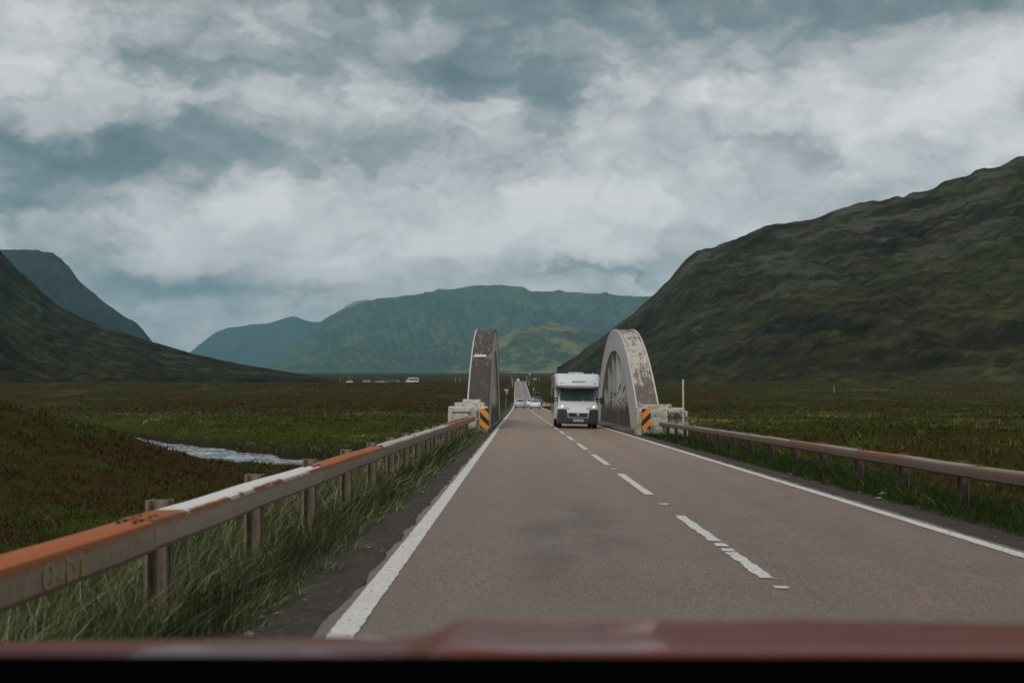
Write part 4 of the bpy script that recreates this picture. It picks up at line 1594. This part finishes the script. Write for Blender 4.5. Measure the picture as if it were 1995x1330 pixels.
# minibus
xx = pix(803, 742, 646)
bus = empty('minibus', (xx, 646, float(ground_z(xx, 646)) + .06), R(4))
tag(bus, 'white minibus seen side on at the right end of the far car park', 'bus')
m = MB()
m.prism([(-3.55, -1.05, .45), (3.5, -1.05, .45), (3.5, -1.05, 2.75), (3.35, -1.05, 2.9), (-2.0, -1.05, 2.9), (-2.35, -1.05, 2.75), (-2.75, -1.05, 1.75), (-3.45, -1.05, 1.35), (-3.6, -1.05, 1.1)], (0, 2.1, 0))
m.build('body', P_white, bus, bevel=.06)
MB().box(-1.75, 3.2, -1.075, -1.04, 1.45, 2.4, .03).build('side_window', M_glass, bus)
MB().prism([(-2.70, -1.075, 1.55), (-2.0, -1.075, 1.45), (-2.0, -1.075, 2.5), (-2.3, -1.075, 2.5)], (0, .04, 0)).build('cab_window', M_glass, bus)
MB().prism([(-2.80, -.9, 1.72), (-2.80, .9, 1.72), (-2.42, .9, 2.6), (-2.42, -.9, 2.6)], (-.03, 0, .012)).build('windscreen', M_glass, bus)
for xw in (-2.6, 1.9):
    for yw in (-.95, .95):
        t = MB().cyl((xw, yw - .12, .38), (xw, yw + .12, .38), .38, n=18).build('wheel', M_tyre, bus)
for (px, yt, lb) in ((663, 736, 'thin pole left of all the cars in the far car park'), (680, 731, 'thin tall pole behind the low white car in the far car park'),
                     (708.5, 737, 'thin pole beside the off-road car in the far car park'), (783.5, 738, 'reddish brown post left of the minibus')):
    far_pole(px, yt, 655, .07, lb, mat=M_greyp if 'red' not in lb else plain('brown_post', (.12, .06, .04), .8), group='poles at the far car park')

# ------------------------------------------------------------------ motorhome
MHY = 59.6
mx = 2.86
mh = empty('motorhome', (mx, MHY, float(surf_z(mx, MHY)) + .004))
mh.rotation_euler = (0, math.atan(.02), R(0.6))
tag(mh, 'white motorhome with lit headlights driving off the bridge towards the viewer', 'motorhome')
# habitation body
m = MB()
prof = [(.62, .50), (6.2, .50), (6.3, .8), (6.3, 2.6), (6.15, 2.76), (1.2, 2.78), (1.2, 2.0), (1.62, 2.0), (1.62, .50)]
prof = [(1.62, .42), (6.2, .42), (6.3, .8), (6.3, 2.6), (6.15, 2.74), (1.3, 2.76), (1.3, 2.04), (1.62, 2.0)]
m.prism([(-1.14, y, z) for y, z in prof], (2.28, 0, 0))
body = m.build('living_body', P_van2, mh, bevel=.05)
# overcab pod: wraps round, lower lip in front, face raked back
m = MB()
def pod(y, z, w, rr):
    # plan outline at one height: rounded front corners
    return [(-w, 1.5, z), (-w, y + rr, z), (-w + rr * .35, y + rr * .3, z), (-w + rr * 1.2, y, z), (w - rr * 1.2, y, z), (w - rr * .35, y + rr * .3, z), (w, y + rr, z), (w, 1.5, z)]
m.loft([pod(.62, 2.03, 1.06, .25), pod(.42, 2.07, 1.12, .26), pod(.36, 2.14, 1.135, .26), pod(.42, 2.32, 1.14, .26), pod(.60, 2.60, 1.13, .26), pod(.78, 2.72, 1.10, .25), pod(.92, 2.765, 1.04, .22)])
podo = m.build('overcab_pod', P_van, mh, smooth=True)
lettering('SWIFT', .105, M_plate_t, mh, Matrix.Translation((0.02, .418, 2.345)) @ Matrix.Rotation(R(-32.7), 4, 'X') @ FACE_CAM, 'lettering', .004, .002, .25, 2.3)
for s in (-1, 1):
    MB().box(s * .84 - .05, s * .84 + .05, .37, .46, 2.27, 2.30, .01).build('marker_lamp', M_lens, mh)
# seam strip under the pod
MB().box(-1.05, 1.05, .62, 1.4, 1.985, 2.028, .012).build('pod_underside', M_bumper, mh)
# cab shell: lofted front with wings
m = MB()
def ringc(y, zt, w, zb=.62, r=.12):
    return [(-w, y, zb), (-w, y, zt - r), (-w + r * .3, y, zt - r * .3), (-w + r, y, zt), (w - r, y, zt), (w - r * .3, y, zt - r * .3), (w, y, zt - r), (w, y, zb)]
m.loft([ringc(.10, .92, .80), ringc(.16, 1.02, .92), ringc(.32, 1.12, .985), ringc(.55, 1.24, 1.0), ringc(.80, 1.33, 1.01), ringc(.92, 1.37, 1.01), ringc(1.32, 2.02, .92), ringc(1.7, 2.02, .92)])
cab = m.build('cab', P_van, mh, smooth=True)
# windscreen follows the shell's rake
wn = Vector((0, -(2.02 - 1.37), (1.32 - .92))).normalized()
def wp(x, f):
    return Vector((x, .92 + .40 * f, 1.37 + .65 * f)) + wn * .006
pts = [wp(-.80, -.09), wp(-.70, -.13), wp(.70, -.13), wp(.80, -.09), wp(.90, .02), wp(.865, .5), wp(.845, .97), wp(-.845, .97), wp(-.865, .5), wp(-.90, .02)]
MB().prism(pts, wn * .012).build('windscreen', M_screen, mh)
sh = MB()
sh.box(0, 0.56, -.03, .0, 0, .1)
svis = MB().prism([wp(-.68, .86) + wn * .013, wp(-.12, .86) + wn * .013, wp(-.12, .94) + wn * .013, wp(-.68, .94) + wn * .013], wn * .003).build('sun_visor', plain('pale_visor', (.30, .33, .33), .6), mh)
sh.bm.free()
m = MB()
m.cyl(wp(.26, .02) + wn * .03, wp(.86, .20) + wn * .03, .014, n=6)
m.cyl(wp(-.60, -.02) + wn * .03, wp(.24, .02) + wn * .03, .014, n=6)
each(m, 'wiper', M_dkplastic, mh)
MB().ball(wp(.32, .03) + wn * .03, .05, (1.2, .5, .5), 6).build('tax_disc', M_plate_w, mh)
MB().ball(wp(.78, .22) + wn * .012, .05, (1.2, .2, .6), 6).build('sticker', M_plate_w, mh)
# cab door windows
for s in (-1, 1):
    MB().prism([(s * 1.012, .98, 1.36), (s * 1.012, 1.66, 1.36), (s * .935, 1.66, 1.96), (s * .935, 1.38, 1.96)], (s * .012, 0, .002)).build('door_window', M_glass, mh)
# lower bumper and cheeks
def cheek(s):
    m = MB()
    pts = [(s * .50, .40), (s * .52, .72), (s * .58, .93), (s * .80, .96), (s * 1.02, .92), (s * 1.04, .60), (s * 1.02, .28), (s * .52, .26)]
    m.prism([(x, .0 + .22 * max(0, abs(x) - .45) ** 1.3, z) for x, z in pts], (0, .34, 0))
    o = m.build('bumper_cheek', M_bumper, mh, bevel=.03)
for s in (-1, 1):
    cheek(s)
m = MB()
m.box(-.60, .60, -.02, .30, .26, .52, .04)
m.build('bumper', M_bumper, mh)
MB().box(-.98, .98, .02, .35, .22, .258, .012).build('bumper_lip', M_bumper, mh)
m = MB()
m.prism([(-.55, .03, .52), (.55, .03, .52), (.58, .05, .80), (.62, .09, .95), (-.62, .09, .95), (-.58, .05, .80)], (0, .25, 0))
m.build('grille_surround', P_van, mh, bevel=.03)
m = MB()
m.prism([(-.47, .012, .575), (.47, .012, .575), (.50, .03, .79), (-.50, .03, .79)], (0, .02, 0))
gr = m.build('grille', M_dkplastic, mh)
m = MB()
for z in (.625, .68, .735):
    m.box(-.455, .455, .0, .014, z - .008, z + .008)
each(m, 'grille_bar', plain('grille_bar', (.10, .10, .10), .4, .4), gr)
m = MB().cyl((0, -.03, .69), (0, .01, .69), .075, n=20)
em = m.build('badge', plain('badge_silver', (.55, .55, .57), .35, .3), gr)
MB().prism([(-.02, -.031, .655), (.022, -.031, .655), (.022, -.031, .725), (.0, -.031, .725), (-.005, -.031, .69), (-.045, -.031, .685), (-.045, -.031, .665)], (0, -.004, 0)).build('badge_mark', M_dkplastic, em)
MB().box(-.275, .275, -.045, -.02, .335, .455, .004).build('number_plate', M_plate_w, mh)
lettering('PX03 EXZ', .115, M_plate_t, mh, Matrix.Translation((0, -.048, .395)) @ FACE_CAM, 'lettering', .001, .001, 0, .93)
MB().box(-.272, -.232, -.0485, -.0455, .34, .45).build('plate_band', plain('plate_blue', (.02, .06, .22), .4), mh)
# bonnet shut lines
m = MB()
for s in (-1, 1):
    m.cyl((s * .66, .135, 1.03), (s * .50, .105, 1.01), .012, n=6)
    m.cyl((s * .50, .105, 1.01), (s * .45, .085, .95), .012, n=6)
each(m, 'bonnet_seam', M_dkplastic, mh)
for s in (-1, 1):
    m = MB()
    m.prism([(s * .60, .02, .96), (s * .985, .14, .96), (s * 1.015, .22, 1.12), (s * .95, .34, 1.29), (s * .80, .26, 1.24), (s * .64, .09, 1.10)], (0, .14, .0))
    h = m.build('headlight', M_lens, mh, bevel=.015)
    MB().ball((s * .80, .115, 1.09), .062, (1, .6, 1), 8).build('bulb', M_lit, h, smooth=True)
    m = MB()
    m.cyl((s * 1.0, .98, 1.50), (s * 1.2, .88, 1.50), .03, n=6)
    m.cyl((s * 1.0, .98, 1.38), (s * 1.2, .88, 1.38), .03, n=6)
    each(m, 'mirror_arm', M_dkplastic, mh)
    m = MB().box(s * 1.27 - .10, s * 1.27 + .10, .80, .92, 1.24, 1.60, .04)
    m.build('wing_mirror', M_dkplastic, mh)
for s in (-1, 1):
    wheel(mh, s * .90, .88, .34, .22)
    wheel(mh, s * .92, 4.7, .34, .22)
MB().box(-.95, .95, .35, 5.8, .26, .44).build('chassis', M_dkplastic, mh)
m = MB()
m.box(-.42, .36, 1.9, 2.7, 2.74, 2.87, .03)
hatch = m.build('roof_hatch', P_van2, mh)
m = MB()
for x in (-.31, -.17, .12, .27):
    m.cyl((x, 1.885, 2.82), (x, 1.91, 2.82), .03, n=8)
each(m, 'vent', M_dkplastic, hatch)
MB().cyl((.86, 2.2, 2.72), (.86, 2.2, 2.86), .03, n=8).build('roof_stub', P_van2, mh)
MB().cyl((-1.16, 1.55, 2.66), (-1.16, 5.4, 2.66), .055, n=10).build('awning', P_van2, mh)
m = MB()
for y in (2.2, 3.6):
    m.box(-1.155, -1.139, y, y + .9, 1.45, 2.05, .01)
each(m, 'side_window', M_glass, mh)

# ------------------------------------------------------------------ the car the view is from: bonnet and dashboard
carr = empty('red_car', (.34, 1.6, 0))
tag(carr, 'red car bonnet with the black dashboard edge in front of the viewer', 'car')


def bonnet_fn(t):
    p = t.obj()
    n = t.noise(p, 6, 4)
    return {'Base Color': t.mix(n, (.150, .036, .026), (.175, .042, .030)), 'Roughness': .5, 'Coat Weight': .6, 'Coat Roughness': .05, 'Specular IOR Level': .25}


M_bonnet = material('red_bonnet_paint', bonnet_fn)
u = np.linspace(-1, 1, 97)
v = np.linspace(0, 1, 40)
UU, VV = np.meshgrid(u, v)
hx = UU * (1.0 - .10 * VV ** 2)
ay = 1.06 + 1.05 * VV                                  # metres ahead of the lens
cz = 1.012 - .165 * (ay - 1.3) - .055 * (ay - 1.3) ** 2 - .09 * np.clip(1.3 - ay, 0, 1)
xw = hx + .34
cz = cz - .020 * sstep(-.05, -.13, xw) - .006 * sstep(-.13, -.6, xw) + .005 * np.exp(-((xw + .06) / .03) ** 2) - .006 * sstep(.35, .8, xw)
cz = cz + .0022 * np.exp(-((xw - .15 - .06 * (ay - 1.3)) / .014) ** 2) + .002 * np.exp(-((xw - .31 - .1 * (ay - 1.3)) / .03) ** 2)
cz = cz - .40 * sstep(.95, 1.0, np.abs(UU)) - .30 * sstep(.85, 1.0, VV) ** 1.5
bo = grid_mesh('bonnet', hx, ay - 1.6, cz, M_bonnet)
bo.parent = carr
mdl = bo.modifiers.new('thick', 'SOLIDIFY')
mdl.thickness = .02
mdl.offset = -1
M_dash = plain('dashboard_plastic', (.010, .010, .011), .95, vary=.2, scale=60, spec=.05)  # plastic darkened as well for the missing roof's shade
M_dash2 = plain('roof_shaded_scuttle', (.0012, .0012, .0012), 1.0, spec=0.0)  # near-black holds the shade of the car roof, which is not built
m = MB()
# dashboard: long roll from the bulkhead back towards the seats
sec = [(-.80, 1.050), (-.83, 1.064), (-.90, 1.070), (-1.0, 1.060), (-1.12, 1.02), (-1.2, .93), (-1.2, .7), (-.80, .7)]
m.prism([(-.95, y, z) for y, z in sec], (1.9, 0, 0))
m.build('dashboard', M_dash, carr, bevel=.012)
m = MB()
sec = [(-.56, .99), (-.60, 1.022), (-.66, 1.049), (-.70, 1.060), (-.79, 1.062), (-.795, .7), (-.56, .7)]
m.prism([(-.97, y, z) for y, z in sec], (1.94, 0, 0))
m.build('scuttle', M_dash2, carr, bevel=.01)


# ------------------------------------------------------------------ vegetation
def blades_mesh(name, bx, by, bz, h, w, ang, lean, tint, mat, curl=.5):
    """thin two-step blades: ang = facing, lean = (dx, dy) tip offset"""
    n = len(bx)
    c, s = np.cos(ang) * w / 2, np.sin(ang) * w / 2
    lx, ly = lean
    base = np.stack([bx, by, bz - .03], -1)
    side = np.stack([c, s, np.zeros(n)], -1)
    mid = base + np.stack([lx * .3, ly * .3, h * .58], -1)
    tip = base + np.stack([lx, ly, h], -1)
    co = np.stack([base - side, base + side, mid - side * .75, mid + side * .75, tip], 1).reshape(-1, 3)
    i0 = (np.arange(n) * 5)[:, None]
    loops = np.concatenate([i0 + np.array([0, 1, 3, 2]), i0 + np.array([2, 3, 4])], 1).reshape(-1)
    starts = np.stack([np.arange(n) * 7, np.arange(n) * 7 + 4], 1).reshape(-1)
    me = bpy.data.meshes.new(name)
    me.vertices.add(len(co))
    me.vertices.foreach_set('co', co.astype(np.float32).ravel())
    me.loops.add(len(loops))
    me.loops.foreach_set('vertex_index', loops.astype(np.int32))
    me.polygons.add(2 * n)
    me.polygons.foreach_set('loop_start', starts.astype(np.int32))
    me.update(calc_edges=True)
    a = me.attributes.new('tint', 'FLOAT', 'POINT')
    a.data.foreach_set('value', np.repeat(tint, 5).astype(np.float32))
    o = link_mesh(name, me, mat)
    return o


def blade_fn(stops):
    def fn(t):
        a = t.attr('tint')
        c = t.ramp(a, stops)
        return {'Base Color': c, 'Roughness': .8, 'Specular IOR Level': .08}
    return fn


M_grass = material('grass_blades', blade_fn([(0, (0.0188, 0.0308, 0.0084)), (.35, (0.0319, 0.0532, 0.0126)), (.60, (0.0696, 0.0868, 0.0308)), (.80, (0.2175, 0.2100, 0.1190)), (1.0, (0.5220, 0.4760, 0.3220))]))
M_moorgrass = material('moor_grass_blades', blade_fn([(0, (0.0387, 0.0194, 0.0095)), (.3, (0.0592, 0.0346, 0.0152)), (.5, (0.0410, 0.0432, 0.0114)), (.75, (0.0615, 0.0778, 0.0152)), (.92, (0.1479, 0.1339, 0.0419)), (1.0, (0.2958, 0.2376, 0.0952))]))


def scatter(n, xr, yr, power=1.0):
    x = rng.uniform(*xr, n)
    y = yr[0] * (yr[1] / yr[0]) ** rng.random(n)
    return x, y


def grow(name, x, y, hh, wscale, tint, mat, wind=(.25, .05), spread=.35):
    n = len(x)
    z = ground_z(x, y)
    h = hh * rng.uniform(.55, 1.25, n)
    dist = np.hypot(x, y)
    w = np.maximum(.004, dist * .00040) * wscale * rng.uniform(.7, 1.4, n)
    lx = h * (wind[0] + rng.normal(0, spread, n))
    ly = h * (wind[1] + rng.normal(0, spread, n))
    return blades_mesh(name, x, y, z, h, w, rng.uniform(-.6, .6, n), (lx, ly), np.clip(tint, 0, 1), mat)


# left verge: long pale-tipped grass between the dirt and the barrier, thinning behind it
n = 120000
x, y = scatter(n, (0, 1), (2.6, 54))
lx = left_x(y)
x = lx - .38 - 3.5 * x ** 1.5
edge = .18 * fbm(y * .9, y * 0 + 1.7, 3, 91)
keep = x < lx - .42 + edge
x, y = x[keep], y[keep]
lx = left_x(y)
cl = fbm(x / .5, y / .5, 3, 13)
near_edge = sstep(0, .5, lx - .36 - x)
cl2 = fbm(x / .22, y / .22, 2, 113)
hh = (.07 + .19 * near_edge) * (1 + .9 * cl) * (1 + .9 * cl2) * (1 - .35 * sstep(1.2, 2.4, lx - x))
tint = .42 + .35 * cl + rng.normal(0, .15, len(x)) + .38 * (rng.random(len(x)) < .13)
tag(grow('verge_grass', x, y, np.clip(hh, .05, .6), 1.0, tint + .25 * cl2, M_grass, (.30, -.05), .5), kind='stuff')
# right verge: darker dense grass under the barrier
n = 60000
x, y = scatter(n, (0, 1), (6, 54))
rx = right_x(y)
x = rx + .50 + 2.2 * x ** 1.2
edge = .22 * fbm(y * .6, y * 0 + 4.7, 3, 97)
keep = (x > rx + .52 + edge)
x, y = x[keep], y[keep]
cl = fbm(x / .6, y / .6, 3, 17)
tint = .26 + .30 * cl + rng.normal(0, .12, len(x)) + .3 * (rng.random(len(x)) < .05)
hh = .22 * (1 + .8 * cl) * sstep(-.05, .4, x - right_x(y) - .5)
tag(grow('verge_grass', x, y, np.clip(hh, .05, .5), 1.15, tint, M_grass, (-.05, -.1), .4), kind='stuff')
# moor: tussocks spread by view distance, both sides
n = 420000
y = 5 * (300 / 5) ** (rng.random(n) ** .85)
sidex = rng.uniform(-.50, .50, n)
x = sidex * y
lx, rx = left_x(y), right_x(y)
tuft = fbm(x / .9, y / .9, 3, 37)
rd = river_d(x, y) + 1.2 * fbm(x / 9, y / 9, 2, 21)
keep = ((x < lx - 2.6) | (x > rx + 2.4)) & (rd > 6.9 + 1.5 * np.exp(-((x - 2) / 9) ** 2)) & (tuft + rng.normal(0, .25, n) > -.12)
x, y, tuft, rd = x[keep], y[keep], tuft[keep], rd[keep]
d = np.hypot(x, y)


def moor_tint(x, y):
    patch = fbm(x / 6, y / 6, 3, 33) + .7 * fbm(x / 22, y / 55, 3, 35)
    green = sstep(60, 95, y + 25 * fbm(x / 20, y / 20, 2, 83)) * (1 - sstep(170, 260, y))
    hb = sstep(-5, -12, x) * (1 - sstep(45, 65, y))
    return .42 + .42 * patch + .35 * fbm(x / 14, y / 30, 2, 39) + .18 * green + hb * (.03 + .45 * fbm(x / 2.6, y / 4.5, 3, 43))


tint = moor_tint(x, y) + .12 * tuft + rng.normal(0, .06, len(x)) + .30 * (rng.random(len(x)) < .012)
hh = (.07 + .22 * np.clip(tuft + .25, 0, 1)) * (1 + d / 220) * rng.uniform(.5, 1.3, len(x))
tag(grow('moor_grass', x, y, np.clip(hh, .03, .6), 1.6, tint, M_moorgrass, (.10, 0), .95), kind='stuff')
# heather further out, in coherent patches
n = 170000
y = 220 * (900 / 220) ** rng.random(n)
x = rng.uniform(-.47, .47, n) * y
tuft = fbm(x / 9, y / 16, 3, 137)
keep = ((x < left_x(y) - 4) | (x > right_x(y) + 4)) & (tuft + rng.normal(0, .2, n) > 0) & ((np.abs(x + 78) > 30) | (y < 636) | (y > 672))
x, y, tuft = x[keep], y[keep], tuft[keep]
pp = fbm(x / 30, y / 110, 4, 141)
tint = .36 + .55 * pp + .2 * tuft + rng.normal(0, .06, len(x)) + .12 * sstep(20, 90, x)
tag(grow('heather', x, y, (.18 + .3 * np.clip(tuft, 0, 1)), 2.2, tint, M_moorgrass, (0, 0), .9), kind='stuff')
# pale grass clumps and bleached tufts far out on the moor
n = 1500
y = 90 * (700 / 90) ** rng.random(n)
x = rng.uniform(-.48, .48, n) * y
ok = ((x < left_x(y) - 6) | (x > right_x(y) + 6)) & (river_d(x, y) > 9)
x, y = x[ok], y[ok]
pp = fbm(x / 40, y / 90, 2, 71)
ok = pp > -.1
x, y = x[ok], y[ok]
tag(grow('bleached_tufts', x, y, np.full(len(x), .30) * (1 + y / 700), 1.6, rng.uniform(.6, .98, len(x)), M_moorgrass, (.1, 0), .9), kind='stuff')
# pale tussocks near the camera under the left barrier and along the burn
cx = rng.uniform(-1, 1, 130)
cy = 4.5 * (60 / 4.5) ** rng.random(130)
cxx = np.where(cx < 0, left_x(cy) - 1.3 - rng.random(130) ** 1.4 * 6, right_x(cy) + 3.4 + rng.random(130) * 10)
ok = river_d(cxx, cy) > 9
cxx, cy = cxx[ok], cy[ok]
m_ = len(cxx)
x = np.repeat(cxx, 70) + rng.normal(0, .09, m_ * 70)
y = np.repeat(cy, 70) + rng.normal(0, .09, m_ * 70)
tint = np.repeat(rng.uniform(.55, .95, m_), 70) + rng.normal(0, .1, m_ * 70)
tag(grow('grass_tussocks', x, y, np.full(len(x), .26), 1.0, tint, M_moorgrass, (.15, 0), .6), kind='stuff')

# loose stones and grit on the dirt verges
M_stone = plain('pale_stone', (.16, .14, .115), .9, vary=.5, scale=3)
m = bmesh.new()
ico = bmesh.new()
for i in range(260):
    y = 3.5 * (52 / 3.5) ** random.random()
    left = random.random() < .55
    x = float(left_x(y)) - random.uniform(.2, .95) if left else float(right_x(y)) + random.uniform(.2, .95)
    r = random.uniform(.006, .02) * (2.2 if random.random() < .08 else 1)
    z = float(surf_z(x, y)) - .008
    M_ = Matrix.Translation((x, y, z + r * .3)) @ Matrix.Rotation(random.random() * 6, 4, 'Z') @ Matrix.Diagonal((r * random.uniform(.8, 1.6), r, r * .6, 1))
    bmesh.ops.create_icosphere(m, subdivisions=1, radius=1, matrix=M_)
me = bpy.data.meshes.new('loose_stones')
m.to_mesh(me)
m.free()
ico.free()
tag(link_mesh('loose_stones', me, M_stone), kind='stuff')
# pale flat stones lying in the right verge
for i, (px, py, Y, lb) in enumerate(((1722, 968, 17.6, 'broken pale slab leaning in the right verge grass'), (1712, 980, 16.8, 'small flat white stone beside the broken slab'))):
    p = at(px, py, Y)
    g = float(surf_z(p.x, p.y)) - .02
    bm_ = bmesh.new()
    bmesh.ops.create_icosphere(bm_, subdivisions=2, radius=.065 if i == 0 else .04)
    for v_ in bm_.verts:
        v_.co *= 1 + .35 * random.uniform(-1, 1)
        v_.co.z *= .55 if i == 0 else .3
    me = bpy.data.meshes.new('stone')
    bm_.to_mesh(me)
    bm_.free()
    o = link_mesh('stone', me, plain('white_stone', (.30, .28, .24), .9))
    o.location = (p.x, p.y, g + .04)
    tag(o, lb, 'stone')

# ------------------------------------------------------------------ haze: the air between here and the far hills
hz_m = bpy.data.materials.new('haze_air')
hz_m.use_nodes = True
nt = hz_m.node_tree
nt.nodes.clear()
out = nt.nodes.new('ShaderNodeOutputMaterial')
pv = nt.nodes.new('ShaderNodeVolumePrincipled')
pv.inputs['Color'].default_value = (.42, .82, 1.0, 1)
pv.inputs['Density'].default_value = 5.6e-5
nt.links.new(pv.outputs[0], out.inputs['Volume'])
hz = MB().box(-11500, 11500, -60, 17200, -6, 1240).build('haze', hz_m)
tag(hz, kind='stuff')
